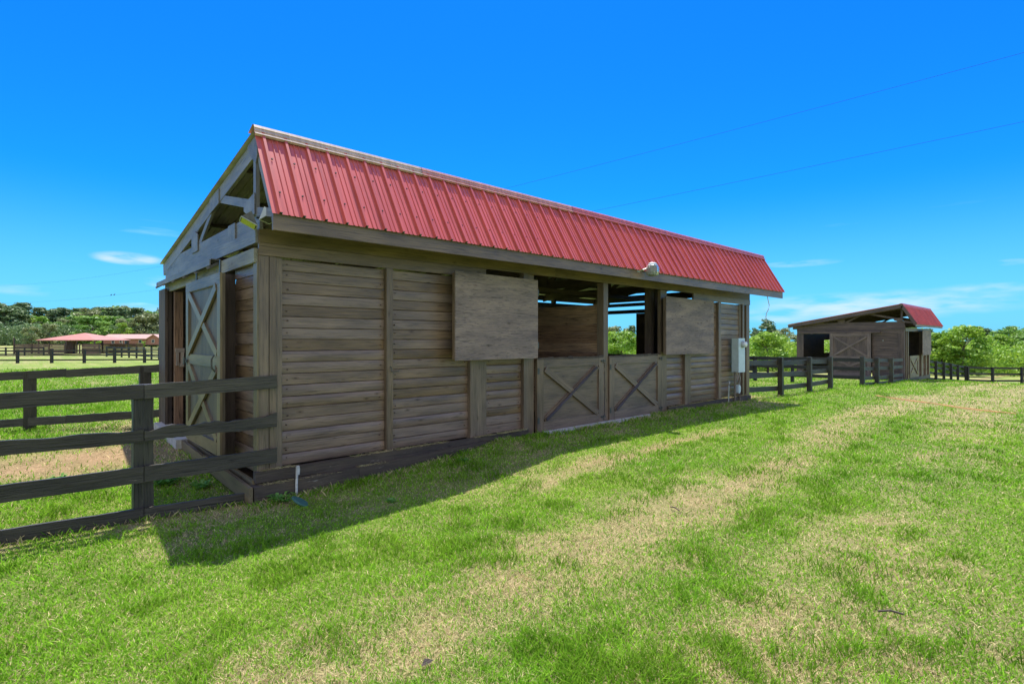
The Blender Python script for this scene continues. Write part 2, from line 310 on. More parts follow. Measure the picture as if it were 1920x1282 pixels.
M['farpink'] = red_metal('pale_red_shingle', (.50, .29, .24), (.57, .35, .29), .8)
def brickm():
    m, nt, P, L = newmat('red_brick'); t = N(nt, 'ShaderNodeTexCoord'); b = N(nt, 'ShaderNodeTexBrick'); b.inputs['Scale'].default_value = 5
    b.inputs['Color1'].default_value = (.36, .13, .09, 1); b.inputs['Color2'].default_value = (.28, .10, .07, 1); b.inputs['Mortar'].default_value = (.4, .33, .28, 1); b.inputs['Mortar Size'].default_value = .02
    mp = N(nt, 'ShaderNodeMapping'); mp.inputs['Rotation'].default_value = (rad(90), 0, 0); L(t.outputs['Object'], mp.inputs[0]); L(mp.outputs[0], b.inputs['Vector']); L(b.outputs[0], P.inputs['Base Color']); P.inputs['Roughness'].default_value = .85
    return m
M['brick'] = brickm()
def leafm(name, ca, cb, trans=.35, attr='rnd', rough=.6):
    m, nt, P, L = newmat(name); nt.nodes.remove(P); out = nt.nodes['Material Output']
    a = N(nt, 'ShaderNodeAttribute', attribute_name=attr); x = mixc(nt); x.inputs[6].default_value = (*ca, 1); x.inputs[7].default_value = (*cb, 1); L(a.outputs['Fac'], x.inputs[0])
    d = N(nt, 'ShaderNodeBsdfDiffuse'); tr = N(nt, 'ShaderNodeBsdfTranslucent'); g = N(nt, 'ShaderNodeBsdfGlossy'); g.inputs['Roughness'].default_value = .5
    s = N(nt, 'ShaderNodeMixShader'); s.inputs[0].default_value = trans; L(x.outputs[2], d.inputs[0]); L(x.outputs[2], tr.inputs[0]); L(d.outputs[0], s.inputs[1]); L(tr.outputs[0], s.inputs[2])
    s2 = N(nt, 'ShaderNodeMixShader'); s2.inputs[0].default_value = .04; L(s.outputs[0], s2.inputs[1]); L(g.outputs[0], s2.inputs[2]); L(s2.outputs[0], out.inputs[0]); return m
M['leafbright'] = leafm('bright_leaves', (.13, .31, .025), (.38, .54, .06))
M['leafmid'] = leafm('mid_leaves', (.11, .26, .035), (.27, .44, .08))
M['leafolive'] = leafm('olive_leaves', (.17, .22, .08), (.32, .36, .15))
M['pine'] = leafm('pine_needles', (.085, .165, .06), (.21, .30, .12), .25)
M['bark'] = plain('bark', (.12, .09, .07), .9, 0, .3, 4, .5)
M['weed'] = leafm('weed_leaves', (.10, .28, .04), (.18, .40, .06))
# ground and grass share a stored true colour
def groundm():
    m, nt, P, L = newmat('pasture_ground'); a = N(nt, 'ShaderNodeAttribute', attribute_name='col'); t = N(nt, 'ShaderNodeTexCoord')
    n = N(nt, 'ShaderNodeTexNoise'); n.inputs['Scale'].default_value = 55; n.inputs['Detail'].default_value = 6; n.inputs['Roughness'].default_value = .75; L(t.outputs['Object'], n.inputs['Vector'])
    n2 = N(nt, 'ShaderNodeTexNoise'); n2.inputs['Scale'].default_value = 2.2; n2.inputs['Detail'].default_value = 9; n2.inputs['Roughness'].default_value = .7; L(t.outputs['Object'], n2.inputs['Vector'])
    r = rampn(nt, [(.32, (.55, .55, .5)), (.68, (1.35, 1.35, 1.3))]); L(n.outputs[0], r.inputs[0]); x = mixc(nt, 'MULTIPLY', 1); L(a.outputs['Color'], x.inputs[6]); L(r.outputs[0], x.inputs[7])
    r2 = rampn(nt, [(.35, (.75, .8, .7)), (.65, (1.22, 1.15, 1.2))]); L(n2.outputs[0], r2.inputs[0]); x2 = mixc(nt, 'MULTIPLY', 1); L(x.outputs[2], x2.inputs[6]); L(r2.outputs[0], x2.inputs[7])
    L(x2.outputs[2], P.inputs['Base Color']); P.inputs['Roughness'].default_value = .95; P.inputs['Specular IOR Level'].default_value = .1
    b = N(nt, 'ShaderNodeBump'); b.inputs['Strength'].default_value = .8; b.inputs['Distance'].default_value = .03; L(n.outputs[0], b.inputs['Height']); L(b.outputs[0], P.inputs['Normal']); return m
M['ground'] = groundm()
def grassm():
    m, nt, P, L = newmat('grass_blades'); nt.nodes.remove(P); out = nt.nodes['Material Output']
    a = N(nt, 'ShaderNodeAttribute', attribute_name='col'); d = N(nt, 'ShaderNodeBsdfDiffuse'); tr = N(nt, 'ShaderNodeBsdfTranslucent'); s = N(nt, 'ShaderNodeMixShader'); s.inputs[0].default_value = .35
    L(a.outputs['Color'], d.inputs[0]); L(a.outputs['Color'], tr.inputs[0]); L(d.outputs[0], s.inputs[1]); L(tr.outputs[0], s.inputs[2]); L(s.outputs[0], out.inputs[0]); return m
M['grass'] = grassm()

# ------------------------------------------------------------------ ground
def dryness(x, y):
    c1 = -3.62 + .75 * sstep(x, 2.5, 11); c2 = -5.0 + .6 * sstep(x, 6, 14)
    wob = .35 * (fbm(x * .5, y * .5, 3, 3) - .5)
    g = lambda c, w: np.exp(-((y - c + wob) / w) ** 2)
    d = .46 * g(c1, .48) + .30 * g(c2, .75) + .45 * np.exp(-((y + 3.7) / 1.5) ** 2) * sstep(x, 6, 13) * (1 - sstep(x, 34, 45))
    d = d + .28 * sstep(fbm(x * .35, y * .35, 40, 3), .45, .62) + .25 * (1 - sstep(np.hypot(x - .2, y + 4.6), 1, 3.2)) 
    d = d - .55 * (1 - sstep(y, -5.9, -4.9)) * sstep(x, 2.0, 3.6) * (1 - sstep(x, 10, 13)) - .25 * np.exp(-((y - (c1 + c2) / 2) / .28) ** 2)
    d = d - .25 * np.exp(-((y + 2.45) / .35) ** 2) * (1 - sstep(x, 5, 9)) 
    d = d + .30 * sstep(y, -1.6, -1.0) * (1 - sstep(y, .2, .6)) * (x > -1.2) * (x < 13)
    d = d + .95 * np.exp(-(((x + 1.2) / 1.5) ** 2 + ((y - 3.0) / .9) ** 2)) + .5 * np.exp(-((x + .4) / .3) ** 2) * (y > -.5) * (y < 6)
    d = d + .55 * np.exp(-((y + 2.0 + wob) / .25) ** 2) * sstep(x, 1.2, 3) * (1 - sstep(x, 6, 9))
    fl_ = -.03 + .22 * (.174 - x); d = d + .45 * np.exp(-((y - fl_ + .12) / .22) ** 2) * (x < .3) * (x > -7)
    far = sstep(y, 55, 58); d = d * (1 - far) + far * (.30 + .15 * (y > 100))
    d = d + .35 * sstep(x, 58, 70) * (1 - far)
    d = d + .75 * (fbm(x * 1.1, y * 1.3, 21, 4) - .5) + .75 * (fbm(x * 4.5, y * 4.5, 61, 3) - .5) + .35 * (fbm(x * 14, y * 14, 66, 2) - .5) + .04
    d = .25 + .56 * sstep(d, .06, .92)
    return np.clip(d, 0, 1)
def dirt(x, y):
    d = 1.1 * np.exp(-(((x + 1.35) / 1.2) ** 2 + ((y - 3.1) / .7) ** 2)) + .6 * np.exp(-((y + 1.97 + .25 * (fbm(x * 1.5, y, 4, 2) - .5)) / .13) ** 2) * sstep(x, 2, 3.5) * (1 - sstep(x, 6, 8))
    d = d + .9 * np.exp(-(((x - 13.2) / .9) ** 2 + ((y - .9) / .8) ** 2)) + .7 * np.exp(-((y - (.6 + .02 * x)) / .35) ** 2) * (x > 55) 
    d = d + .35 * np.exp(-((y + 3.6) / .22) ** 2) * (fbm(x, y, 77, 3) > .52) * (x > -1) * (x < 9)
    return np.clip(d * (.55 + .9 * fbm(x * 2, y * 2, 88, 3)), 0, 1)
GREEN = np.array((.12, .35, .018)); GREEN2 = np.array((.36, .59, .05)); STRAW = np.array((.78, .66, .35)); DIRT = np.array((.76, .53, .31)); LITTER = np.array((.30, .22, .12))
def gcol(x, y):
    n = fbm(x * .8, y * .8, 31, 3)[..., None]; g = GREEN * (1 - n) + GREEN2 * n
    d = dryness(x, y)[..., None]; c = g * (1 - d) + STRAW * d
    q = dirt(x, y)[..., None]; c = c * (1 - q) + DIRT * q
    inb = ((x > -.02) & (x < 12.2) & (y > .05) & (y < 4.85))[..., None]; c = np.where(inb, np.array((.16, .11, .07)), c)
    return c
def axis(lo, hi, a, b, st, gr=1.12):
    v = list(np.arange(a, b, st)); s = st; x = v[-1]
    while x < hi: s *= gr; x += s; v.append(x)
    s = st; x = v[0]; w = []
    while x > lo: s *= gr; x -= s; w.append(x)
    return np.array(w[::-1] + v)
gx = axis(-1500, 1800, -4, 15, .11); gy = axis(-900, 1800, -6.6, 6, .11)
XX, YY = np.meshgrid(gx, gy, indexing='xy'); ZZ = gz(XX, YY)
nx_, ny_ = len(gx), len(gy)
co = np.stack([XX, YY, ZZ], -1).reshape(-1, 3).astype(np.float32)
ii = (np.arange(ny_ - 1)[:, None] * nx_ + np.arange(nx_ - 1)[None, :]).ravel()
fc = np.stack([ii, ii + 1, ii + nx_ + 1, ii + nx_], -1)
def npmesh(name, co, fc, k, mat, cols=None, rnd=None, smooth=False):
    me = bpy.data.meshes.new(name); me.vertices.add(len(co)); me.vertices.foreach_set('co', np.ascontiguousarray(co, dtype=np.float32).ravel())
    nf = len(fc); me.loops.add(nf * k); me.loops.foreach_set('vertex_index', np.ascontiguousarray(fc, dtype=np.int32).ravel())
    me.polygons.add(nf); me.polygons.foreach_set('loop_start', np.arange(0, nf * k, k, dtype=np.int32)); me.polygons.foreach_set('loop_total', np.full(nf, k, dtype=np.int32))
    if smooth: me.polygons.foreach_set('use_smooth', np.ones(nf, dtype=bool))
    me.materials.append(mat); me.update(calc_edges=True)
    if cols is not None:
        a = me.attributes.new('col', 'FLOAT_COLOR', 'POINT'); a.data.foreach_set('color', np.concatenate([cols, np.ones((len(cols), 1))], 1).astype(np.float32).ravel())
    if rnd is not None:
        a = me.attributes.new('rnd', 'FLOAT', 'POINT'); a.data.foreach_set('value', rnd.astype(np.float32))
    return me
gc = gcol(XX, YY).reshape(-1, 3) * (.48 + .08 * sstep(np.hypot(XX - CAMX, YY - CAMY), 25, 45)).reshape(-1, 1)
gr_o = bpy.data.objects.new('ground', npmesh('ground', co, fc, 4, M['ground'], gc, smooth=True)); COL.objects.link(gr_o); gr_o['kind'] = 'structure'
# grass blades
def blades(NB, rmin, rmax, seed, hs=1.0):
    g = np.random.default_rng(seed); r = np.exp(g.uniform(math.log(rmin), math.log(rmax), NB)); th = YAW + g.uniform(-.98, .98, NB)
    x = CAMX + r * np.cos(th); y = CAMY + r * np.sin(th)
    d = dryness(x, y); q = dirt(x, y)
    keep = ~((x > 4.3) & (x < 7.45) & (y > -.27) & (y < 0)) & ~((x > -.12) & (x < 12.4) & (y > -.13) & (y < 4.95)) & (g.random(NB) > q * .85) & ~((x > 31) & (x < 37.6) & (y > .3) & (y < 5.5))
    x, y, d, q, r = x[keep], y[keep], d[keep], q[keep], r[keep]; n = len(x)
    tall = fbm(x * 1.7, y * 1.7, 55, 3); dryb = g.random(n) < np.clip(d * 1.0 + .04, 0, .90)
    sc = (r / 3.0) ** .62
    h = (.018 + .028 * g.random(n) ** 1.5) * (0.65 + .9 * np.clip(tall - .3, 0, 1)) * hs * np.where(r < 6, 1, (r / 6) ** .35) * np.where(dryb, .6, 1.0)
    h = h * np.where(dryb, 1, 1 + .8 * np.clip((fbm(x * 3.1, y * 3.1, 91, 2) - .56) * 6, 0, 1))
    h = h * (1 + .7 * ((y > .9) & (x < 0))) * (1 + .5 * np.exp(-((y + .25) / .2) ** 2))
    w = .0027 * sc * g.uniform(.7, 1.3, n) * np.where(dryb, .75, 1)
    a = g.uniform(0, 2 * math.pi, n); lean = g.uniform(.25, 1.5, n) * h * np.where(dryb, 2.0, 1); la = g.uniform(0, 2 * math.pi, n)
    z = gz(x, y) - .003
    ux, uy = np.cos(a) * w, np.sin(a) * w
    P0 = np.stack([x - ux, y - uy, z], -1); P1 = np.stack([x + ux, y + uy, z], -1)
    mxx = x + np.cos(la) * lean * .35; myy = y + np.sin(la) * lean * .35
    P2 = np.stack([mxx + ux * .8, myy + uy * .8, z + h * .6], -1); P3 = np.stack([mxx - ux * .8, myy - uy * .8, z + h * .6], -1)
    P4 = np.stack([x + np.cos(la) * lean, y + np.sin(la) * lean, z + h], -1)
    co = np.stack([P0, P1, P2, P3, P4], 1).reshape(-1, 3)
    b = np.arange(n) * 5
    tri = np.concatenate([np.stack([b, b + 1, b + 2], -1), np.stack([b, b + 2, b + 3], -1), np.stack([b + 3, b + 2, b + 4], -1)])
    tus = np.clip((fbm(x * 3.1, y * 3.1, 91, 2) - .56) * 6, 0, 1)
    v = g.random(n)[:, None]; m2 = fbm(x * .8, y * .8, 31, 3)[:, None] * .5 + v * .5
    gcl = (GREEN * (1 - m2) + GREEN2 * m2) * (.55 + .85 * g.random(n)[:, None]) * (1 - .25 * tus[:, None])
    s = STRAW * (.45 + .75 * g.random(n)[:, None]) * np.where(g.random(n)[:, None] < .2, np.array((.7, .62, .6)), 1.0)
    c = np.where(dryb[:, None], s, gcl)
    return co, tri, np.repeat(c, 5, 0)
co, tri, cc = blades(1050000, 1.7, 48, 5)
go_ = bpy.data.objects.new('grass', npmesh('grass', co, tri, 3, M['grass'], cc)); COL.objects.link(go_); go_['kind'] = 'stuff'; go_['label'] = 'short mown grass mixed with dry straw-coloured blades'

def clump(name, pts, lab, hh=.07, ww=.003, dry=.5, seed=3, flat=1.0):
    g = np.random.default_rng(seed); P = np.array(pts, float); n = len(P); x, y, z = P[:, 0], P[:, 1], P[:, 2]
    h = hh * g.uniform(.3, 1, n); a = g.uniform(0, 6.283, n); la = g.uniform(0, 6.283, n); ln = h * g.uniform(.2, 1.1, n) * flat; h = h / (1 + .9 * (flat - 1)); w = ww * g.uniform(.6, 1.3, n)
    ux, uy = np.cos(a) * w, np.sin(a) * w; q = np.stack([np.stack([x - ux, y - uy, z], -1), np.stack([x + ux, y + uy, z], -1), np.stack([x + np.cos(la) * ln * .4 + ux * .8, y + np.sin(la) * ln * .4 + uy * .8, z + h * .6], -1), np.stack([x + np.cos(la) * ln, y + np.sin(la) * ln, z + h], -1)], 1).reshape(-1, 3)
    b = np.arange(n) * 4; tri = np.concatenate([np.stack([b, b + 1, b + 2], -1), np.stack([b, b + 2, b + 3], -1)])
    d = (g.random(n) < dry)[:, None]; r = g.random(n)[:, None]; c = np.where(d, STRAW * (.35 + .7 * r), (GREEN * (1 - r) + GREEN2 * r) * .8)
    o = bpy.data.objects.new(name, npmesh(name, q, tri, 3, M['grass'], np.repeat(c, 4, 0))); COL.objects.link(o); o['kind'] = 'stuff'; o['label'] = lab
g_ = np.random.default_rng(8); pp = []
for i in range(9000):                               # rough grass along the foot of the walls and round the posts
    x = g_.uniform(-.2, 12.6); y = -.15 - abs(g_.normal()) * .10
    if 4.3 < x < 7.4: y -= .18
    if x > 3.2: y += .05
    if fbm(np.array([x * 2.3]), np.array([y]), 71, 2)[0] > .42: pp.append((x, y))
for (cx, cy) in ((-1.0, .31), (-3.45, .85), (14.56, .1), (16.92, .1), (18.94, .1), (22.78, .1), (25.12, .15), (27.55, .15)):
    for i in range(260): pp.append((cx + g_.normal() * .13, cy + g_.normal() * .11))
for i in range(1500):
    k = g_.uniform(0, 1.7); pp.append((.17 - 2.2 * k + g_.normal() * .04, -.03 + .485 * k + g_.normal() * .05))
pp = np.array(pp); clump('rough_grass', np.column_stack([pp, gz(pp[:, 0], pp[:, 1]) - .004]), 'uncut grass and dead stalks along the foot of the stable wall and fence posts', .085, .0032, .45, 4)
pp = []
for i in range(7500):
    x = g_.uniform(0, 4.0) if g_.random() < .7 else g_.uniform(8.2, 12); lo = g_.random() < .5
    if fbm(np.array([x * 3.]), np.array([lo * 9.]), 44, 2)[0] < .45: continue
    if lo and x < 3.05: pp.append((x, -.13 + g_.uniform(.0, .06), (-.05 + (-.12 + .09 * x / 3) * .0 if x < 1.1 else -.03) + .0))
    else: pp.append((x, -.06 + g_.uniform(0, .06), .089))
clump('straw_litter', pp, 'dry straw litter lying on the ledge boards at the foot of the wall', .045, .002, .95, 6, 2.2)

# ------------------------------------------------------------------ BARN helpers
SL = .1718                                         # back roof slope
def roof_z(y): return 3.765 - SL * y if y >= 0 else 3.765 + y * 1.735
def roof_strip(mb, x0, x1, ya, yb, first, pitch, mi=0, under=1):
    za, zb = roof_z(ya) , roof_z(yb)
    d = Vector((0, yb - ya, zb - za)).normalized(); n = Vector((0, d.z, -d.y));
    if n.z < 0: n = -n
    prof = []; x = x0; prof.append((x0, 0))
    k = first
    while k < x1 - .03:
        if k - .022 > x0: prof += [(k - .018, 0), (k - .015, .034), (k + .013, .034), (k + .016, 0)]
        for m_ in (.38, .62):
            c = k + pitch * m_
            if c + .012 < x1: prof += [(c - .008, 0), (c - .005, .009), (c + .005, .009), (c + .008, 0)]
        k += pitch
    prof.append((x1, 0))
    pts = []
    for (px, h) in prof: pts += [Vector((px, ya, za)) + n * h, Vector((px, yb, zb)) + n * h]
    nn = len(prof); fs = [(2 * i, 2 * i + 1, 2 * i + 3, 2 * i + 2) for i in range(nn - 1)]
    mb.poly(pts, fs, mi)
    mb.poly([p - n * .004 for p in pts], fs, under)
    return n
def truss_pieces(x, t=.04):
    """returns dict name -> list of MB for one truss in plane x (outer face at x)"""
    c = x + t / 2; P = []
    def bm(name, a, b, w, th=t, cx=None):
        m = MB(); cc = c if cx is None else cx
        m.beam((cc, *a), (cc, *b), w, th, (0, a[1] - b[1] + 1e-6, b[0] - a[0])); P.append((name, m))
    bm('rafter', (0.02, roof_z(0.02) - .118), (5.18, roof_z(5.18) - .118), .19)
    bm('front_rafter', (0.06, 3.62), (-.475, 2.72), .13, t - .004)
    bm('bottom_chord', (-.02, 2.797), (4.80, 2.797), .19, t - .006)
    bm('king_post', (.095, 2.86), (.095, 3.60), .085, t, c - .012)
    bm('web', (1.55, 3.33), (.22, 3.01), .10, t - .01)
    bm('web', (1.88, 3.28), (2.62, 2.88), .09, t - .01)
    bm('web', (2.35, 3.20), (2.98, 3.03), .06, t - .01)
    g = MB(); g.prism([(x - .014, 1.525, 3.265), (x - .014, 1.525, 3.46), (x - .014, 1.975, 3.40), (x - .014, 1.975, 3.20)], (.013, 0, 0)); P.append(('gusset', g))
    g = MB(); g.prism([(x - .014, 2.63, 2.79), (x - .014, 2.63, 3.03), (x - .014, 2.80, 3.09), (x - .014, 2.99, 3.10), (x - .014, 2.99, 2.79)], (.013, 0, 0)); P.append(('gusset', g))
    g = MB(); g.prism([(x - .014, .82, 2.70), (x - .014, .82, 2.90), (x - .014, 1.10, 2.90), (x - .014, 1.10, 2.70)], (.013, 0, 0)); P.append(('gusset', g))
    g = MB(); g.prism([(x - .03, .05, 2.87), (x - .03, .05, 3.10), (x - .03, .42, 3.04), (x - .03, .42, 2.96), (x - .03, .22, 2.87)], (.013, 0, 0)); P.append(('gusset', g))
    g = MB(); g.prism([(x - .016, .0, 3.50), (x - .016, 0.0, 3.73), (x - .016, .34, 3.68), (x - .016, .26, 3.56), (x - .016, .05, 3.42)], (.013, 0, 0)); P.append(('gusset', g))
    g = MB(); g.beam((c - .01, .05, 2.90), (c - .01, -.47, 2.80), .09, t, (0, 0, 1)); P.append(('outrigger', g))
    return P
def merge(lst):
    m = MB()
    for q in lst:
        o = len(m.v); m.v += q.v; m.f += [[o + i for i in f] for f in q.f]; m.m += q.m; m.g += q.g; m.r += q.r
    return m
def cross_door(mb_panel, mb_frame, mb_brace, o, d, n, w, z0, z1, fr=.11, mid=None):
    """panel + frame + X; o = lower corner on the outer face plane, d along, n outward"""
    o = Vector(o); d = Vector(d); n = Vector(n)
    def p(u, z, k): return o + d * u + Vector((0, 0, z)) + n * k
    def slab(mb, u0, u1, za, zb, k0, k1):
        if u1 - u0 > zb - za: mb.beam(p(u0, (za + zb) / 2, (k0 + k1) / 2), p(u1, (za + zb) / 2, (k0 + k1) / 2), zb - za, k1 - k0, (0, 0, 1))
        else: mb.beam(p((u0 + u1) / 2, za, (k0 + k1) / 2), p((u0 + u1) / 2, zb, (k0 + k1) / 2), u1 - u0, k1 - k0, tuple(d))
    slab(mb_panel, 0.004, w - .004, z0 + .004, z1 - .004, -.03, 0)
    slab(mb_frame, 0, fr, z0, z1, .001, .026); slab(mb_frame, w - fr, w, z0, z1, .001, .026)
    slab(mb_frame, fr + .002, w - fr - .002, z1 - fr, z1, .001, .024); slab(mb_frame, fr + .002, w - fr - .002, z0, z0 + fr * 1.15, .001, .028)
    secs = [(z0 + fr * 1.15, z1 - fr)]
    if mid: slab(mb_frame, fr + .002, w - fr - .002, mid - fr / 2, mid + fr / 2, .001, .025); secs = [(z0 + fr * 1.15, mid - fr / 2), (mid + fr / 2, z1 - fr)]
    for (a, b) in secs:
        mb_brace.beam(p(fr + .03, a + .02, .012), p(w - fr - .03, b - .02, .016), .10, .030, (0, 0, 1))
        mb_brace.beam(p(fr + .03, b - .02, .024), p(w - fr - .03, a + .02, .024), .10, .028, (0, 0, 1))

# ------------------------------------------------------------------ BARN ONE
def part(name, parent, mat, fn, smooth=False, label=None, split=False):
    m = MB(); fn(m)
    if split:
        for q in m.pieces(): o = q.build(name, mat, parent, smooth)
        return o
    o = m.build(name, mat, parent, smooth)
    if label: o['label'] = label
    return o
WD = 4.85; LX = 12.2
barn = thing('horse_barn', (0, 0, 0), 'long taupe timber horse stable with a steep red metal roof, nearest and largest', 'barn')
# roof
def f(m):
    n = roof_strip(m, -.05, 13.02, 0.005, -.575, .03, .235)
    k = .03
    while k < 12.95:
        for y in (-.20, -.43):
            c = Vector((k + .04, y, roof_z(y))) + n * .004
            m.tube([c, c + n * .012], .011, 6, 2)
        k += .235
part('roof_front', barn, [M['red'], M['galv'], M['screw']], f)
def f(m): roof_strip(m, -.05, 13.02, 0.005, 5.22, .03, .235)
part('roof_back', barn, [M['red'], M['galv']], f)
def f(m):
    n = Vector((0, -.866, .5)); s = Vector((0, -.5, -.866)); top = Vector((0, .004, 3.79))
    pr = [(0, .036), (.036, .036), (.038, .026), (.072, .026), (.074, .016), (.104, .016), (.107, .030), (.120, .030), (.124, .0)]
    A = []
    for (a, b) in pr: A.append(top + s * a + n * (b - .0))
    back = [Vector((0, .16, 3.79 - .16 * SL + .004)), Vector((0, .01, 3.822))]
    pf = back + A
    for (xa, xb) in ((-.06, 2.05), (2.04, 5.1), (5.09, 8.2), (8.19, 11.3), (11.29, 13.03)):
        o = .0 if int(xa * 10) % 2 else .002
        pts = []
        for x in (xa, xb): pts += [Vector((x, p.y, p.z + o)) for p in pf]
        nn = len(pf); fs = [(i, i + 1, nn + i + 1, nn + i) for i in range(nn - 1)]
        m.poly(pts, fs, 0 if xa < 1 else 1 if xa < 4 else 2)  # two near pieces coloured to imitate glare, the rest red
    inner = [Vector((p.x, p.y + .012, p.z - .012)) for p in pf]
part('ridge_cap', barn, [M['glarecream'], M['glarepink'], M['cap']], f)
def f(m):
    m.beam((-.03, -.52, 2.695), (6.1, -.52, 2.695), .168, .034, (0, 0, 1), seg=6, jw=.002); m.beam((6.103, -.52, 2.693), (11.0, -.52, 2.693), .168, .034, (0, 0, 1), seg=5, jw=.002); m.beam((11.003, -.52, 2.695), (13.0, -.52, 2.695), .166, .034, (0, 0, 1))
part('fascia_board', barn, M['trim'], f, split=True)
def f(m):
    for y in (.9, 1.9, 2.9, 3.9, 4.9): m.box(.05, 12.98, y - .04, y + .04, roof_z(y) - .052, roof_z(y) - .012)
    m.box(-.0, 12.98, 5.10, 5.135, 2.70, 2.86)
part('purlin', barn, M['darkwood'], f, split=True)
# gable truss with its own pieces, inner trusses single meshes
tr = bpy.data.objects.new('gable_truss', None); COL.objects.link(tr); tr.parent = barn
for nm, q in truss_pieces(0.0): q.build(nm, M['gable'], tr)
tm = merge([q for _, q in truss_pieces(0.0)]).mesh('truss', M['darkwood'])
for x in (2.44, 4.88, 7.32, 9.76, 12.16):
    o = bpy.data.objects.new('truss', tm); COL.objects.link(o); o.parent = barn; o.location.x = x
# gable horizontal boards
def f(m):
    m.beam((-.014, .02, 2.626), (-.014, 4.82, 2.626), .145, .028, (0, 0, 1), seg=10, jw=.003, jt=.001)
part('gable_board', barn, M['gable'], f)
def f(m): m.beam((-.02, .03, 2.42), (-.02, 4.80, 2.40), .155, .04, (0, 0, 1), seg=6, jw=.002)
part('door_header', barn, wood('peeling_header_wood', (.27, .26, .21), (.32, .31, .26), .6, wear=(.12, .11, .06), wearamt=.02, bump=.6), f)
def f(m):
    m.beam((-.15, 1.36, 2.475), (-.15, 4.86, 2.455), .075, .012, (0, 0, 1)); m.beam((-.09, 1.36, 2.518), (-.09, 4.86, 2.498), .10, .01, (1, 0, 0))
    for y in (1.42, 2.05, 2.75, 3.5, 4.2, 4.8): m.beam((-.05, y, 2.48), (-.175, y, 2.40), .03, .016, (0, 0, 1))
part('door_track', barn, M['gable'], f)
# front posts, trims and panels
def f(m):
    m.box(.002, .105, .002, .10, -.16, 2.42); m.box(.114, .182, .004, .10, -.16, 2.42)
part('corner_post', barn, M['trim'], f)
def f(m): m.box(-.018, -.001, .0, .12, -.14, 2.34)
part('corner_board', barn, M['door'], f)
def f(m): m.box(.186, .258, .030, .07, -.09, 2.42)
part('trim_board', barn, M['trim'], f)
for (a, b, y0, y1, z0, z1) in ((1.548, 1.64, .0, .09, .0, 2.42), (2.905, 3.014, .0, .10, .0, 2.42), (3.02, 3.235, .035, .075, -.05, 2.42), (3.978, 4.072, 0, .10, .0, 2.56), (4.076, 4.225, .02, .07, -.05, 2.555),
        (6.02, 6.155, -.0, .15, 0, 2.556), (7.955, 8.195, .01, .08, -.03, 2.555), (8.93, 9.057, 0, .10, 0.02, 2.42), (9.062, 9.245, .03, .07, -.04, 2.42), (10.50, 10.623, 0, .1, .03, 2.42), (11.80, 11.90, .0, .05, .0, 2.42), (12.02, 12.2, -.002, .09, -.06, 2.42)):
    part('post', barn, M['trim'], lambda m: m.box(a, b, y0, y1, z0, z1))
for (a, b) in ((.26, 1.548), (1.64, 2.905), (3.235, 3.978), (8.196, 8.93), (9.245, 10.50), (10.623, 12.02)):
    def f(m):
        m.siding((a + .001, .070, 0), (1, 0, 0), (0, -1, 0), b - a - .002, .09, 2.415)
        for i in range(18):
            for xx in (a + .06, b - .06):
                if random.random() < .8: zc = .09 + (i + random.uniform(.3, .7)) * 2.325 / 18; m.tube([(xx + random.uniform(-.02, .02), .064, zc), (xx, .052, zc)], .0055, 6, 1)
    part('siding_panel', barn, [M['paint'], M['screw']], f)
# header boards and beam
def f(m): m.box(0.001, 3.19, -.012, .028, 2.423, 2.557); m.box(9.28, 12.22, -.012, .028, 2.423, 2.557)
part('header_board', barn, M['trim'], f, split=True)
def f(m): m.beam((-.0, .01, 2.635), (4.7, .01, 2.635), .15, .05, (0, 0, 1)); m.beam((4.703, .012, 2.633), (12.2, .012, 2.633), .145, .05, (0, 0, 1))
part('eave_beam', barn, wood('brown_eave_wood', (.15, .105, .05), (.17, .12, .06), .5, bump=.3), f, split=True)
# base
def f(m):
    m.beam((-.05, -.022, .03), (3.0, -.022, .03), .115, .085, (0, 0, 1), seg=12, jw=.003); m.box(3.02, 4.07, -.02, .05, -.06, .088); m.beam((8.2, -.015, .02), (12.2, -.015, -.0), .13, .06, (0, 0, 1), seg=8, jw=.003)
part('base_board', barn, M['sill'], f, split=True)
def f(m):
    m.beam((-.085, -.065, -.15), (1.1, -.065, -.125), .20, .14, (0, 0, 1), seg=6, jw=.006, jt=.004); m.beam((1.105, -.065, -.12), (3.1, -.065, -.06), .18, .14, (0, 0, 1), seg=8, jw=.006, jt=.004)
part('foundation_timber', barn, M['sill'], f, split=True)
def f(m):
    m.beam((-.12, -.135, -.13), (-.12, 1.75, -.075), .17, .04, (0, 0, 1), seg=8, jw=.003); m.beam((-.05, .0, -.085), (-.05, 4.8, -.02), .16, .03, (0, 0, 1), seg=6, jw=.002); m.beam((-.12, 1.75, -.09), (-.12, 3.4, -.03), .15, .04, (0, 0, 1))
part('gable_sill', barn, M['door'], f, split=True)
part('door_sill', barn, M['concrete'], lambda m: m.beam((-.1, 3.0, -.03), (-.1, 4.75, .03), .14, .22, (0, 0, 1), seg=3))
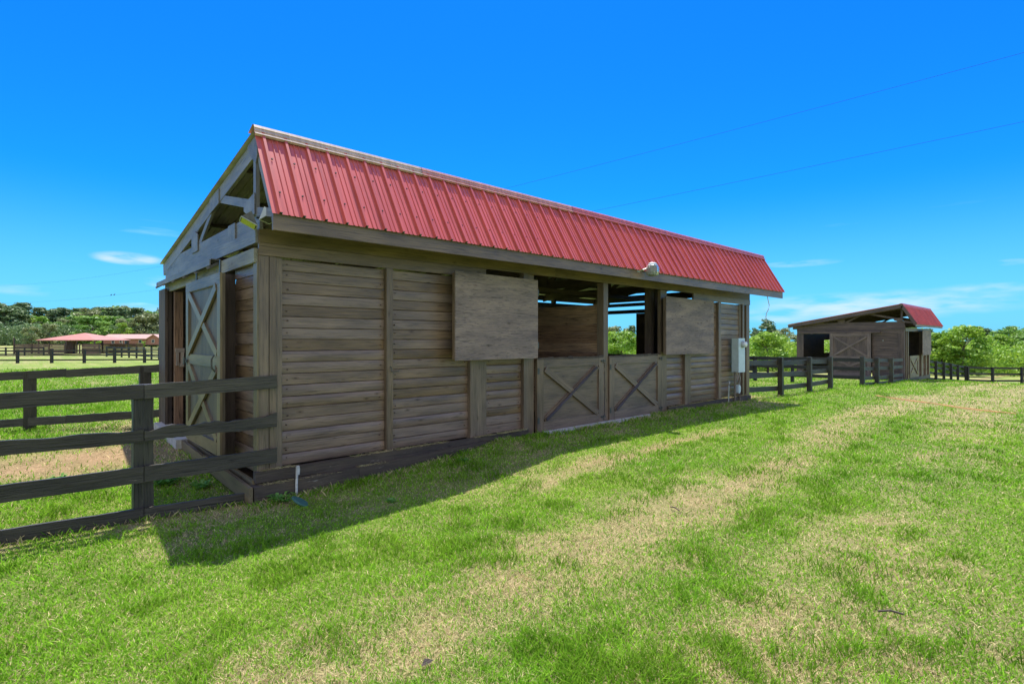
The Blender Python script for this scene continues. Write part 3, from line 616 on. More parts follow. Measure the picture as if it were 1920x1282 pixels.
# left gable wall
part('siding_panel', barn, M['paint'], lambda m: m.siding((.03, .12, 0), (0, 1, 0), (-1, 0, 0), .829, .03, 2.36))
part('door_jamb', barn, M['darkwood'], lambda m: (m.box(-.09, .03, .95, 1.03, -.03, 2.30), m.box(-.05, .03, 1.031, 1.06, -.03, 2.3)), split=True)
j = part('door_jamb', barn, M['raw'], lambda m: m.box(.0, .125, 4.25, 4.30, .03, 2.31))
part('latch', j, wood('pale_latch_wood', (.42, .34, .27), (.46, .38, .3), .7), lambda m: (m.box(.01, .14, 4.215, 4.249, 1.30, 1.37), m.box(.02, .055, 4.205, 4.249, 1.08, 1.299), m.box(.085, .13, 4.205, 4.249, 1.06, 1.299), m.box(.055, .085, 4.215, 4.249, 1.06, 1.12)), split=True)
part('side_board', barn, M['darkwood'], lambda m: (m.box(-.10, -.062, 4.44, 4.98, .06, 2.37), m.box(-.06, -.0, 4.47, 4.86, .0, 2.33), m.box(-.06, .0, 4.865, 4.95, 0, 2.3)), split=True)
# sliding door, parked open, hanging in front of the gable
sdr = bpy.data.objects.new('sliding_door', None); COL.objects.link(sdr); sdr.parent = barn
a_, b_, c_ = MB(), MB(), MB()
cross_door(a_, b_, c_, (-.185, .667, 0), (0, 1, 0), (-1, 0, 0), 1.70, .16, 2.28, .13, mid=1.25)
a_.build('door_panel', M['doorpanel'], sdr); b_.build('door_frame', M['door'], sdr); c_.build('cross_brace', M['door'], sdr)
part('door_rail', sdr, M['gable'], lambda m: m.box(-.2135, -.212, .668, 2.365, 2.155, 2.279))
part('latch', sdr, M['bronze'], lambda m: (m.box(-.235, -.212, 2.24, 2.36, 1.20, 1.24), m.box(-.25, -.235, 2.31, 2.35, 1.17, 1.27), m.tube([(-.23, .83, 1.33), (-.26, .83, 1.28), (-.26, .83, 1.18), (-.22, .83, 1.13)], .01, 6)), split=True)
for y in (.95, 2.1): part('roller', sdr, M['bronze'], lambda m: (m.box(-.145, -.13, y - .02, y + .02, 2.25, 2.46),))
# stable doors
for (x0, w, zt, sl) in ((4.255, 1.745, 1.20, .02), (6.165, 1.775, 1.205, .0)):
    dd = bpy.data.objects.new('stable_door', None); COL.objects.link(dd); dd.parent = barn
    a_, b_, c_ = MB(), MB(), MB()
    cross_door(a_, b_, c_, (x0, -.002, 0), (1, 0, 0), (0, -1, 0), w, -.005, zt, .15)
    a_.build('door_panel', M['trim'], dd); b_.build('door_frame', M['trim'], dd); c_.build('cross_brace', M['trim'], dd)
    def f(m):
        m.beam((x0 + .20, -.048, .20), (x0 + w - .22, -.048, zt - .18), .045, .012, (0, 0, 1), seg=14, jw=.008, jt=.003)
    part('chewed_edge', dd, M['chewed'], f)
    # chewed top rail
    def f(m):
        for i in range(14):
            u0 = x0 + .02 + i * (w - .04) / 14; h = .012 + .022 * abs(math.sin(i * 1.7 + x0)) * random.random()
            m.beam((u0, -.012, zt - .01 + h / 2), (u0 + (w - .04) / 14, -.012, zt - .01 + h / 2 + random.uniform(-.004, .006)), h + .02, .03 + random.uniform(0, .01), (0, 0, 1))
    part('chewed_top', dd, M['sill'], f)
    part('latch', dd, M['bronze'], lambda m: (m.box(x0 + w - .10, x0 + w + .02, -.045, -.028, zt - .09, zt - .06), m.box(x0 + w - .10, x0 + w + .02, -.045, -.028, .09, .12), m.tube([(x0 + w - .04, -.05, zt - .05), (x0 + w - .04, -.05, zt - .12)], .008, 6), m.tube([(x0 + w - .04, -.05, .13), (x0 + w - .04, -.05, .05)], .008, 6)), split=True)
    for zz in (.2, zt - .2): part('hinge', dd, M['bronze'], lambda m: m.box(x0 + .005, x0 + .05, -.033, -.0275, zz - .05, zz + .05))
part('gnawed_edge', barn, M['darkwood'], lambda m: m.beam((6.008, -.012, .1), (6.008, -.012, 1.1), .022, .04, (1, 0, 0), seg=16, jw=.008, jt=.006))
# shutters folded back
def shutter(x0, y0, x1, y1, z0, z1):
    s_ = bpy.data.objects.new('window_shutter', None); COL.objects.link(s_); s_.parent = barn
    part('shutter_panel', s_, M['ply'], lambda m: m.beam((x0, y0, (z0 + z1) / 2), (x1, y1, (z0 + z1) / 2), z1 - z0, .022, (0, 0, 1)))
    part('batten', s_, M['trim'], lambda m: (m.beam((x0 + .03, y0 + .036, z0 + .02), (x0 + .03, y0 + .036, z1 - .02), .06, .045, (1, 0, 0)), m.beam((x1 - .05, y1 + .036, z0 + .02), (x1 - .05, y1 + .036, z1 - .02), .06, .045, (1, 0, 0))), split=True)
    part('hinge', s_, M['bronze'], lambda m: (m.box(x1 - .01, x1 + .03, y1 - .005, y1 + .03, z0 + .15, z0 + .25), m.box(x1 - .01, x1 + .03, y1 - .005, y1 + .03, z1 - .25, z1 - .15)), split=True)
shutter(2.50, -.17, 4.165, -.12, 1.22, 2.455)
shutter(7.93, -.13, 10.03, -.10, 1.20, 2.41)
# hook on post, staples
part('hook', barn, M['bronze'], lambda m: m.tube([(1.60, -.004, 1.16), (1.60, -.03, 1.15), (1.60, -.03, 1.10), (1.70, -.035, 1.10), (1.71, -.035, 1.12)], .006, 6))
# right gable wall and back wall
part('siding_panel', barn, M['paint'], lambda m: (m.siding((12.17, .1, 0), (0, 1, 0), (1, 0, 0), 3.36, 0, 2.33), m.siding((12.17, 3.46, 0), (0, 1, 0), (1, 0, 0), 1.39, 0, 1.07)))
part('lining_boards', barn, M['raw'], lambda m: (m.siding((12.145, 2.0, 0), (0, 1, 0), (-1, 0, 0), 1.45, 0, 2.30, flat=True)))
part('gable_board', barn, M['darkwood'], lambda m: (m.box(12.12, 12.16, .1, 4.82, 2.335, 2.45), m.box(12.12, 12.16, .1, 4.82, 2.555, 2.66)), split=True)
part('siding_panel', barn, M['paint'], lambda m: m.siding((0.05, 4.80, 0), (1, 0, 0), (0, 1, 0), 12.1, 0, 2.55))
part('back_post', barn, M['darkwood'], lambda m: [m.box(x, x + .1, 4.66, 4.775, -.05, 2.7) for x in (.1, 2.4, 4.8, 7.3, 9.7, 12.0)], split=True)
part('partition_wall', barn, M['raw'], lambda m: (m.siding((6.06, .16, 0), (0, 1, 0), (-1, 0, 0), 4.4, 0, 2.17, bh=.18, flat=True), m.box(6.04, 6.09, .155, .16, 0, 2.17)))
part('cap_strip', barn, wood('pale_edge_wood', (.45, .34, .22), (.5, .38, .25), .7), lambda m: m.box(6.035, 6.075, .142, .158, .0, 2.172))
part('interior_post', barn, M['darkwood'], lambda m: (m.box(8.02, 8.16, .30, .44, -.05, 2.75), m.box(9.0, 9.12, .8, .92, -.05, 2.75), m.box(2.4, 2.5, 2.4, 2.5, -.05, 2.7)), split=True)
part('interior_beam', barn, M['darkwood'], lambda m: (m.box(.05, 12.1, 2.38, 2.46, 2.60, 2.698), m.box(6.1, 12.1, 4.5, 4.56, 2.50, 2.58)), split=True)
# concrete apron in front of stable doors
ap = MB(); pts = []; nA = 16
for i in range(nA + 1):
    x = 4.35 + 3.1 * i / nA; wv = .24 + .06 * math.sin(i * 1.3) + .05 * random.random(); zz = .018
    pts.append((x, -.02, .0 + zz)); pts.append((x, -.02 - wv, zz - .012)); pts.append((x, -.05 - wv, zz - .09))
ap.poly(pts, [(3 * i, 3 * i + 1, 3 * i + 4, 3 * i + 3) for i in range(nA)] + [(3 * i + 1, 3 * i + 2, 3 * i + 5, 3 * i + 4) for i in range(nA)])
ap.build('threshold_slab', M['concrete'], barn)

# meter box
mt = thing('electric_meter_box', (11.3, -.02, .72), 'pale blue-grey electric meter box on the right end of the stable wall', 'meter box')
part('box_body', mt, M['metalside'], lambda m: m.box(-.155, .20, -.165, .0, 0, .83))
part('cover_plate', mt, M['metalwhite'], lambda m: (m.box(-.156, .201, -.172, -.1655, .532, .832), m.box(-.156, .201, -.176, -.1655, -.012, .522), m.box(-.156, .201, -.18, -.1655, .523, .531)))
part('meter_ring', mt, M['metalgrey'], lambda m: m.tube([(.06, -.172, .68), (.06, -.198, .68)], .085, 20), True)
part('meter_glass', mt, plain('clear_meter_dome', (.72, .76, .78), .12, .0, .1), lambda m: m.tube([(.06, -.198, .68), (.06, -.26, .68), (.06, -.28, .68)], [.072, .07, .05], 20), True)
cd = thing('electrical_conduit', (11.3, -.02, -.05), 'brown painted pipes and wires running up and down beside the meter box', 'conduit')
for (x, z0, z1, r) in ((-.08, 0, .77, .026), (.20, 0, 2.45, .018), (.16, 1.59, 2.45, .012)): part('pipe', cd, M['conduit'], lambda m: m.tube([(x, -.045, z0), (x, -.045, z1)], r, 8))
part('bent_pipe', cd, M['metalgrey'], lambda m: m.tube([(-.40, -.03, 0), (-.40, -.04, .42), (-.33, -.03, .52), (-.30, .0, .54)], .018, 8))
part('outlet_box', cd, M['metalwhite'], lambda m: m.prism([(.02, -.09, .24), (.09, -.09, .22), (.15, -.09, .27), (.16, -.09, .38), (.10, -.09, .44), (.03, -.09, .42)], (0, .07, 0)))
part('wire', cd, M['metalgrey'], lambda m: (m.tube([(.02, -.05, .77), (.03, -.08, .65), (-.03, -.09, .55), (.06, -.07, .42)], .007, 5), m.tube([(.13, -.05, .77), (.14, -.08, .6), (.12, -.07, .43)], .007, 5)))
# floodlight on gable corner (axes: camera-independent, plain world numbers)
fl = thing('floodlight', (-.12, -.10, 2.76), 'old twin-head floodlight with a yellowed lens under the gable corner of the near stable', 'floodlight')
def cf(r, z, v): return (RX * r + VX * v, RY * r + VY * v, z)
def head(mir, name, lm, bm, ox=0, oz=0, sc=1.0):
    h = bpy.data.objects.new(name, None); COL.objects.link(h); h.parent = fl
    T = [(-.062, .033), (.105, -.061), (.044, .089)]; F = (-.067, -.028)
    A = [Vector(cf(mir * x * sc + ox, z * sc + oz, -.05)) for x, z in T]; B = [Vector(cf(mir * (x + F[0]) * sc + ox, (z + F[1]) * sc + oz, .05)) for x, z in T]
    m = MB(); m.poly(A + B, [(0, 1, 2), (5, 4, 3), (1, 4, 5, 2), (0, 2, 5, 3), (0, 3, 4, 1)]); m.build('housing', bm, h)
    n = (A[1] - A[0]).cross(B[0] - A[0]).normalized(); c = sum(A + B, Vector()) / 6
    if n.dot(c - A[0]) > 0: n = -n
    q = [A[0], A[1], B[1], B[0]]; ct = sum(q, Vector()) / 4; q = [ct + (p - ct) * .84 + n * .003 for p in q]
    m = MB(); m.prism([tuple(p) for p in q], n * .006); m.build('lens', lm, h)
    m = MB()
    for i in range(4): m.tube([ct + (([A[0], A[1], B[1], B[0]][i]) - ct) * 1.0 + n * .002, ct + (([A[0], A[1], B[1], B[0]][(i + 1) % 4]) - ct) * 1.0 + n * .002], .006, 5)
    m.build('rim', M['metalgrey'], h)
head(1, 'lamp_head', M['lens'], M['bronze'])
head(-1, 'lamp_head', M['bronze'], M['metalgrey'], ox=.215, oz=.055, sc=.9)
part('bracket', fl, M['black'], lambda m: (m.tube([cf(.07, .03, .0), cf(.16, .02, .05), cf(.2, .03, .03)], .011, 6), m.tube([cf(.13, .02, .04), cf(.14, .01, .16)], .02, 6)))
# yard light on the fascia
yl = thing('yard_light', (6.53, -.54, 2.76), 'dusk-to-dawn lamp with a clear ribbed glass shade on the eave board', 'lamp')
glassm, gnt, gP, gL = newmat('ribbed_glass'); gP.inputs['Base Color'].default_value = (.40, .45, .40, 1); gP.inputs['Roughness'].default_value = .25; gP.inputs['Transmission Weight'].default_value = .55; gP.inputs['IOR'].default_value = 1.2
def f(m):
    R_ = [.065, .10, .118, .118, .10, .05]; Z_ = [.11, .09, .04, -.03, -.08, -.10]; n = 24; pts = []
    for r, z in zip(R_, Z_):
        for q in range(n):
            rr = r * (1 + (.035 if q % 2 else -.03)); pts.append((rr * math.cos(2 * math.pi * q / n), -.17 + rr * math.sin(2 * math.pi * q / n), z))
    m.poly(pts, [(i * n + q, i * n + (q + 1) % n, (i + 1) * n + (q + 1) % n, (i + 1) * n + q) for i in range(5) for q in range(n)] + [tuple(5 * n + q for q in range(n))])
part('glass_shade', yl, glassm, f)
part('housing', yl, M['metalwhite'], lambda m: m.tube([(0, -.17, .08), (0, -.17, .125), (0, -.17, .145)], [.085, .08, .05], 16))
part('bulb', yl, M['white'], lambda m: m.tube([(0, -.17, .07), (0, -.17, .0), (0, -.17, -.05)], [.03, .045, .02], 10))
part('arm', yl, M['metalgrey'], lambda m: (m.tube([(-.18, .0, .0), (-.12, -.06, .02), (-.05, -.12, .05)], .014, 6), m.box(-.24, -.16, -.012, .002, -.03, .04)))
# dangling cable
tag(part('dangling_cable', None, M['white'], lambda m: m.tube([(12.10, -.50, 2.615), (12.15, -.50, 2.52), (12.22, -.50, 2.40), (12.16, -.50, 2.28), (12.04, -.50, 2.18), (12.01, -.50, 2.08), (12.05, -.50, 2.03), (12.02, -.50, 1.97)], .009, 6)), 'thin white cable dangling loose below the right end of the eave', 'cable')

# ------------------------------------------------------------------ BARN TWO
B2 = (31.17, .39, -.53); W2 = 5.07
b2 = thing('small_stable', B2, 'shorter dark brown open-gabled stable with a small red mansard roof, farther off to the right', 'barn')
k2 = .10                                        # vertical shift of shared roof geometry relative to barn one
def sh(m): m.v = [(x, y, z + k2) for x, y, z in m.v]; return m
def part2(name, parent, mat, fn, smooth=False):
    m = MB(); fn(m); sh(m); return m.build(name, mat, parent, smooth)
R2 = 6.55
part2('roof_front', b2, [M['red'], M['galv']], lambda m: roof_strip(m, -.35, R2, .005, -.60, -.2, .3))
part2('roof_back', b2, [M['red'], M['galv']], lambda m: roof_strip(m, -.35, R2, .005, 5.5, -.2, .3))
part2('ridge_cap', b2, M['cap'], lambda m: m.prism([(-.36, -.09, 3.62), (-.36, 0, 3.80), (-.36, .14, 3.775), (-.36, 0.0, 3.76)], (R2 + .37, 0, 0)))
part2('fascia_board', b2, M['gable'], lambda m: m.box(-.33, R2 - .02, -.56, -.53, 2.62, 2.76))
t2 = bpy.data.objects.new('gable_truss', None); COL.objects.link(t2); t2.parent = b2
for nm, q in truss_pieces(0.0): sh(q).build(nm, M['bpaint'], t2)
tm2 = sh(merge([q for _, q in truss_pieces(0.0)])).mesh('truss', M['darkwood'])
for x in (2.1, 4.2, 6.2):
    o = bpy.data.objects.new('truss', tm2); COL.objects.link(o); o.parent = b2; o.location.x = x
P2 = lambda n, mat, fn: part(n, b2, mat, fn, split=(n not in ('siding_panel', 'partition_wall')))
P2('gable_board', M['bpaint'], lambda m: (m.box(-.035, -.005, -.05, 5.3, 2.66, 2.83), m.box(-.06, -.036, -.05, W2, 2.57, 2.69)))
P2('rake_board', M['bpaint'], lambda m: (m.beam((-.33, .0, 3.75), (-.33, 5.45, 2.82), .16, .03, (0, 0, 1)), m.beam((-.33, .02, 3.76), (-.33, -.55, 2.82), .14, .03, (0, 1, 0))))
P2('door_header', M['bpaint'], lambda m: m.box(-.03, .0, .081, W2, 2.395, 2.655))
P2('door_track', M['bpaint'], lambda m: (m.box(-.14, -.04, 1.0, 4.9, 2.48, 2.51), m.box(-.145, -.135, 1.0, 4.9, 2.42, 2.50), [m.box(-.15, -.03, y, y + .12, 2.39, 2.45) for y in (1.7, 2.5, 3.3, 4.2)]))
P2('corner_post', M['bpaint'], lambda m: (m.box(-.031, .08, -.03, .08, 0, 2.655), m.box(-.031, .08, .081, .23, 0, 2.394),))
P2('corner_post', M['bpaint'], lambda m: (m.box(-.03, .08, 4.8, W2 + .02, 0, 2.394), m.box(-.06, -.031, 4.72, 4.82, 0, 2.39)))
P2('siding_panel', M['bpaint'], lambda m: m.siding((.01, .23, 0), (0, 1, 0), (-1, 0, 0), 1.15, .05, 2.39))
P2('base_board', M['bpaint'], lambda m: (m.box(-.05, -.0, -.03, W2, -.15, .05), m.box(-.03, 6.2, -.05, .0, -.15, .05)))
d2 = bpy.data.objects.new('sliding_door', None); COL.objects.link(d2); d2.parent = b2
a_, b_, c_ = MB(), MB(), MB(); cross_door(a_, b_, c_, (-.12, 1.40, 0), (0, 1, 0), (-1, 0, 0), 1.95, .12, 2.41, .17, mid=1.1)
a_.build('door_panel', M['bpaint'], d2); b_.build('door_frame', M['btrim'], d2); c_.build('cross_brace', M['btrim'], d2)
P2('siding_panel', M['bpaint'], lambda m: (m.siding((0, W2 - .02, 0), (1, 0, 0), (0, 1, 0), 4.4, 0, 2.7), m.siding((4.4, W2 - .02, 0), (1, 0, 0), (0, 1, 0), 1.8, 2.06, 2.7), m.siding((4.4, W2 - .02, 0), (1, 0, 0), (0, 1, 0), 1.8, 0, 1.25)))
P2('siding_panel', M['bpaint'], lambda m: (m.siding((6.2, .1, 0), (0, 1, 0), (1, 0, 0), 4.9, 0, 2.6)))
for (a, b, z1) in ((.42, .50, 2.42), (.78, .88, 2.42), (3.02, 3.27, 1.2), (3.95, 4.15, 2.42), (5.1, 5.3, 1.5), (5.95, 6.2, 2.42)):
    P2('post', M['trim'], lambda m: m.box(a, b, -.03, .08, 0, z1 if z1 < 2 else 2.5))
P2('siding_panel', M['paint'], lambda m: (m.siding((3.27, .05, 0), (1, 0, 0), (0, -1, 0), .68, .05, 1.2), m.siding((4.15, .05, 0), (1, 0, 0), (0, -1, 0), 1.8, .05, 1.2)))
P2('eave_beam', M['trim'], lambda m: m.box(0.24, 6.2, -.02, .05, 2.505, 2.68))
d3 = bpy.data.objects.new('stable_door', None); COL.objects.link(d3); d3.parent = b2
a_, b_, c_ = MB(), MB(), MB(); cross_door(a_, b_, c_, (1.0, -.04, 0), (1, 0, 0), (0, -1, 0), 2.0, .06, 1.22, .14)
a_.build('door_panel', M['trim'], d3); b_.build('door_frame', M['trim'], d3); c_.build('cross_brace', M['paint'], d3)
P2('window_shutter', M['ply'], lambda m: m.beam((3.10, -.22, 1.90), (5.95, -.12, 1.90), 1.38, .03, (0, 0, 1)))
P2('lining_boards', M['darkwood'], lambda m: (m.box(.1, 3.1, 2.2, 2.25, 0, 2.1),))
P2('number_plate', M['white'], lambda m: m.box(-.03, -.005, .88, .90, 1.99, 2.06))

# ------------------------------------------------------------------ FENCES
def rail_mesh(p0, p1, w, t, warp=0.0, seg=22):
    m = MB(); p0 = Vector(p0); p1 = Vector(p1); a = (p1 - p0); Ln = a.length; a.normalize(); n = a.cross(Vector((0, 0, 1))).normalized()
    ph = random.uniform(0, 9); go = (random.uniform(0, 40), random.uniform(0, 40)); pts = []; gr = []
    for i in range(seg + 1):
        k = i / seg; c = p0 + a * Ln * k
        up = w / 2 + random.uniform(-.002, .002) + warp * (.5 * math.sin(k * 9 + ph) + .5 * math.sin(k * 23 + ph) + random.uniform(-.4, .4)); dn = w / 2 + random.uniform(-.002, .002) - warp * .6 * (.5 * math.sin(k * 8 + ph + .6) + random.uniform(-.3, .3))
        if warp > .02: up += .028 * math.exp(-((k - .02) / .035) ** 2) + .022 * math.exp(-((k - .42) / .09) ** 2); dn -= .012 * math.exp(-((k - .42) / .1) ** 2)
        sw = .004 * math.sin(k * 3 + ph)
        for (su, sn) in ((-1, -1), (1, -1), (1, 1), (-1, 1)):
            u = up if su > 0 else -dn
            pts.append(c + Vector((0, 0, u + sw)) + n * (sn * t / 2)); gr.append((k * Ln + go[0], u + go[1], sn * t))
    fs = [(3, 2, 1, 0), tuple(seg * 4 + q for q in range(4))]
    for i in range(seg):
        b = i * 4
        for q in range(4): fs.append((b + q, b + (q + 1) % 4, b + 4 + (q + 1) % 4, b + 4 + q))
    m.poly(pts, fs, 0, gr); return m
def fence(label, posts, heights, ph=1.12, pw=.12, rw=.14, rt=.03, side=-1, mat='darkfence', group=None, warp=.003, first_post=True, last_post=True, skip=(), seg=10, name='board_fence', cat='fence'):
    """posts: list of (x,y[,z ground]); rails on one side of the posts"""
    G_ = [(p[0], p[1], (p[2] if len(p) > 2 else gzf(p[0], p[1]))) for p in posts]
    o = thing(name, G_[0], label, cat, group); base = Vector(G_[0])
    for i, g in enumerate(G_):
        if (i == 0 and not first_post) or (i == len(G_) - 1 and not last_post): continue
        m = MB(); a = Vector(G_[min(i + 1, len(G_) - 1)]) - Vector(G_[max(i - 1, 0)]); a.z = 0; a.normalize()
        hh = ph + random.uniform(-.02, .03)
        m.beam((g[0], g[1], g[2] - .3), (g[0] + random.uniform(-.01, .01), g[1] + random.uniform(-.01, .01), g[2] + hh), pw, pw, tuple(a), seg=6, jw=.002, jt=.002)
        m.build('post', M[mat], o, shift=base)
    for i in range(len(G_) - 1):
        a, b = Vector(G_[i]), Vector(G_[i + 1]); dr = (b - a); dr.z = 0; dr.normalize(); n = Vector((dr.y, -dr.x, 0)) * side * (-1)
        of = n * (pw / 2 + rt / 2 + .003)
        for j, h in enumerate(heights):
            if (i, j) in skip: continue
            q0 = a + of + Vector((0, 0, h + random.uniform(-.015, .015))); q1 = b + of + Vector((0, 0, h + random.uniform(-.015, .015)))
            q0 = q0 + dr * .003; q1 = q1 - dr * .003
            rail_mesh(q0, q1, rw, rt, warp, seg).build('rail', M[mat], o, shift=base)
    return o
# foreground-left fence, rails at measured heights, post behind the rails
f1 = thing('board_fence', (-1.0, .25, -.28), 'four-rail weathered black fence in the left foreground, nailed to the near corner of the stable', 'fence'); base = Vector(f1.location)
RL = [((.174, -.03), (-2.03, .45)), ]
def rpt(x, dz0, dz1):   # point on the rail line at x
    k = (.174 - x) / 2.204; return Vector((x, -.03 + .485 * k, dz0 + (dz1 - dz0) * k))
for (zr, zl, w, warp, sp) in ((1.043, .965, .14, .003, -1.0), (.605, .545, .115, .024, -1.0), (.246, .14, .155, .003, -1.0), (-.18, -.24, .125, .004, -1.0)):
    right = .174 if w != .125 else -.01
    m = rail_mesh(rpt(right, zr, zl) + Vector((0, -.018, 0)), rpt(sp + .003, zr, zl) + Vector((0, -.018, 0)), w, .034, warp, 26); m.build('rail', M['fence'], f1, shift=base)
    m = rail_mesh(rpt(sp - .003, zr, zl) + Vector((0, -.018, 0)), rpt(-3.45, zr, zl) + Vector((0, -.018, 0)), w + (.012 if warp > .01 else 0), .034, warp * .7, 26); m.build('rail', M['fence'], f1, shift=base)
    m = rail_mesh(rpt(-3.453, zr, zl) + Vector((0, -.018, 0)), rpt(-6.0, zr, zl - .03) + Vector((0, -.018, 0)), w, .034, warp, 20); m.build('rail', M['fence'], f1, shift=base)
for x in (-1.0, -3.45, -5.9):
    p = rpt(x, 0, 0); m = MB(); m.beam((p.x, p.y + .085, -.55), (p.x, p.y + .085, 1.06 if x > -2 else 1.0), .165, .14, (1, 0, 0), seg=10, jw=.003, jt=.003); m.build('post', M['fence'], f1, shift=base)
# rear-left fence
f2 = thing('board_fence', (-1.6, 5.6, -.05), 'black three-rail paddock fence running left from the back corner of the near stable', 'fence'); base = Vector(f2.location)
for (z0, z1) in ((1.01, .90), (.64, .55), (.225, .12)):
    a = Vector((-.02, 5.0, z0)); b = Vector((-2.1, 6.15, z1)); dd = b - a
    rail_mesh(a, a + dd * .62, .135, .034, .006, 20).build('rail', M['fence'], f2, shift=base); rail_mesh(a + dd * .622, a + dd * 1.9, .135, .034, .006, 24).build('rail', M['fence'], f2, shift=base)
for k in (.12, .62 + .22, 1.85):
    p = Vector((-.02, 5.06, 0)) + Vector((-2.08, 1.15, 0)) * k; m = MB(); m.beam((p.x, p.y, -.35), (p.x, p.y, 1.06 - .1 * k), .17, .13, (1, 0, 0), seg=6, jw=.003); m.build('post', M['fence'], f2, shift=base)
# right of barn one
H3 = (.97, .60, .20)
fence('short black fence stepping away from the meter box end of the near stable', [(12.24, .1), (14.56, .1), (16.92, .1), (18.94, .1)], (.97, .63, .24), 1.13, .13, side=1, mat='fence', first_post=False, seg=10)
fence('black three-post fence that ends against the corner of the small brown stable', [(22.78, .1), (25.12, .15), (27.55, .15), (30.9, .3)], (1.05, .70, .30, .05), 1.17, .15, side=1, mat='fence', last_post=False)
fence('dark fence running back from the tall post between the two stables', [(22.85, .2), (22.7, 2.7), (22.5, 5.2), (22.2, 7.8), (22, 10.4), (21.8, 13)], (1.04, .70, .34), 1.1, .12, side=1, first_post=False)
fence('dark cross fence behind the gap beside the near stable', [(12.3, 4.9), (14.6, 4.75), (17, 4.6), (19.3, 4.4), (22.5, 4.2)], (1.0, .62, .24), 1.1, .12, side=1)
fence('dark rails farther back in the paddock between the stables', [(24, 14), (27, 13.0), (30, 12), (33, 11), (36, 10)], (1.05, .66, .28), 1.15)
fence('dark four-rail fence going off behind the small stable towards the right-hand trees', [(37.5, .95, -.93), (39.9, .9, -1.05), (42.3, .85, -1.2), (44.7, .8, -1.36), (47.1, .75, -1.5), (49.6, .7, -1.68), (52.4, .6, -1.85)], (1.28, .92, .55, .18), 1.35, .14, side=1, rw=.15, first_post=False, group='fences beyond the small stable')
fence('black three-rail fence crossing the far right edge below the trees', [(52.5, .5, -1.88), (55.0, -.72, -1.99), (57.1, -2.28, -2.02), (59.2, -3.9, -2.05), (61.3, -5.5, -2.1), (63.4, -7.1, -2.15)], (1.28, .80, .28), 1.36, .15, side=1, rw=.15, group='fences beyond the small stable')
# left pasture
def cs(px, t): u = (px - 960) / 1004; return (CAMX + t * (VX + RX * u), CAMY + t * (VY + RY * u))
fence('long black three-rail fence across the left pasture in front of the open shelter', [cs(p, 50) for p in (-147, -87, -27, 33, 97, 158, 215, 271, 325, 380, 436, 492, 548)], (1.16, .74, .30), 1.28, .19, rw=.13, name='pasture_fence')
fence('close-posted dark fence running away behind the pasture fence near the brick house', [cs(200 + 14 * i, 74 - 2.0 * i) for i in range(9)], (1.25, .8, .35), 1.4, .17, rw=.14, name='pasture_fence')
fence('thin dark fence at the far left beside the open shelter', [cs(p, 78 + i * 2) for i, p in enumerate((-60, -24, 11, 46, 82))], (1.2, .75, .3), 1.3, .18, rw=.13, name='pasture_fence')

# ------------------------------------------------------------------ small things on the ground
z = gzf(.34, -.16)
st = thing('marker_stake', (.34, -.17, z), 'white chipped plastic stake standing against the foot of the near corner', 'stake')
part('stake_tube', st, M['white'], lambda m: (m.tube([(0, 0, -.05), (.002, 0, .15), (.008, .0, .27)], [.013, .014, .013], 8),))
part('stake_top', st, M['white'], lambda m: m.prism([(-.004, -.016, .24), (.03, -.016, .25), (.034, -.016, .31), (.028, -.016, .345), (.0, -.016, .34)], (0, .028, 0)))
z = gzf(.25, -.52)
ld = thing('sprinkler_lid', (.26, -.50, z + .02), 'tilted green plastic lid lying in the shaded grass before the white stake', 'lid')
def f(m):
    c = Vector((0, 0, .02)); n = Vector((RX * .5 + VX * .02, RY * .5 + VY * .02, .85)).normalized(); u = Vector((RX, RY, 0)).normalized(); u = (u - n * u.dot(n)).normalized(); v = n.cross(u); q = 20; pts = []
    for r, h in ((.075, -.012), (.082, -.010), (.082, .004), (.072, .010)): pts += [c + u * (r * 1.25 * math.cos(2 * math.pi * k / q)) + v * (r * .8 * math.sin(2 * math.pi * k / q)) + n * h for k in range(q)]
    m.poly(pts, [(i * q + k, i * q + (k + 1) % q, (i + 1) * q + (k + 1) % q, (i + 1) * q + k) for i in range(3) for k in range(q)] + [tuple(range(q))[::-1], tuple(3 * q + k for k in range(q))])
part('lid_disc', ld, M['lid'], f)
part('lid_hinge', ld, M['black'], lambda m: m.box(-.02, .02, .05, .08, .0, .02))
hp = [(16.9, -1.75), (16.48, -2.06), (16.2, -2.45), (15.79, -2.93), (15.35, -3.4), (14.84, -3.93), (14.4, -4.45), (14.04, -4.98)]
tag(part('garden_cord', None, M['cord'], lambda m: (m.tube([(x, y, gzf(x, y) + .04) for x, y in hp], .008, 6), m.tube([(x + .1 * math.sin(i * 2), y + .05, gzf(x, y) + .03) for i, (x, y) in enumerate(hp)], .007, 6))), 'orange cord lying across the dry grass at the right', 'cord')
for i, (x, y, a, lab) in enumerate(((-.45, -3.92, .4, 'small curled brown leaf in the grass near the bottom centre'), (1.61, -5.36, 2.1, 'short brown twig in the green grass at lower right'), (2.44, -3.56, 1.2, 'dark twig lying on the bare wheel track'))):
    z = gzf(x, y) + .025
    def f(m):
        if i: m.tube([(x - .06 * math.cos(a), y - .06 * math.sin(a), z), (x, y, z + .012), (x + .06 * math.cos(a), y + .06 * math.sin(a), z)], .006, 5)
        else: m.poly([(x - .035, y, z), (x, y - .022, z + .012), (x + .04, y, z + .004), (x, y + .022, z + .018)], [(0, 1, 2), (0, 2, 3)])
    tag(part('dry_leaf' if i == 0 else 'twig', None, M['sill'], f), lab, 'leaf' if i == 0 else 'twig')
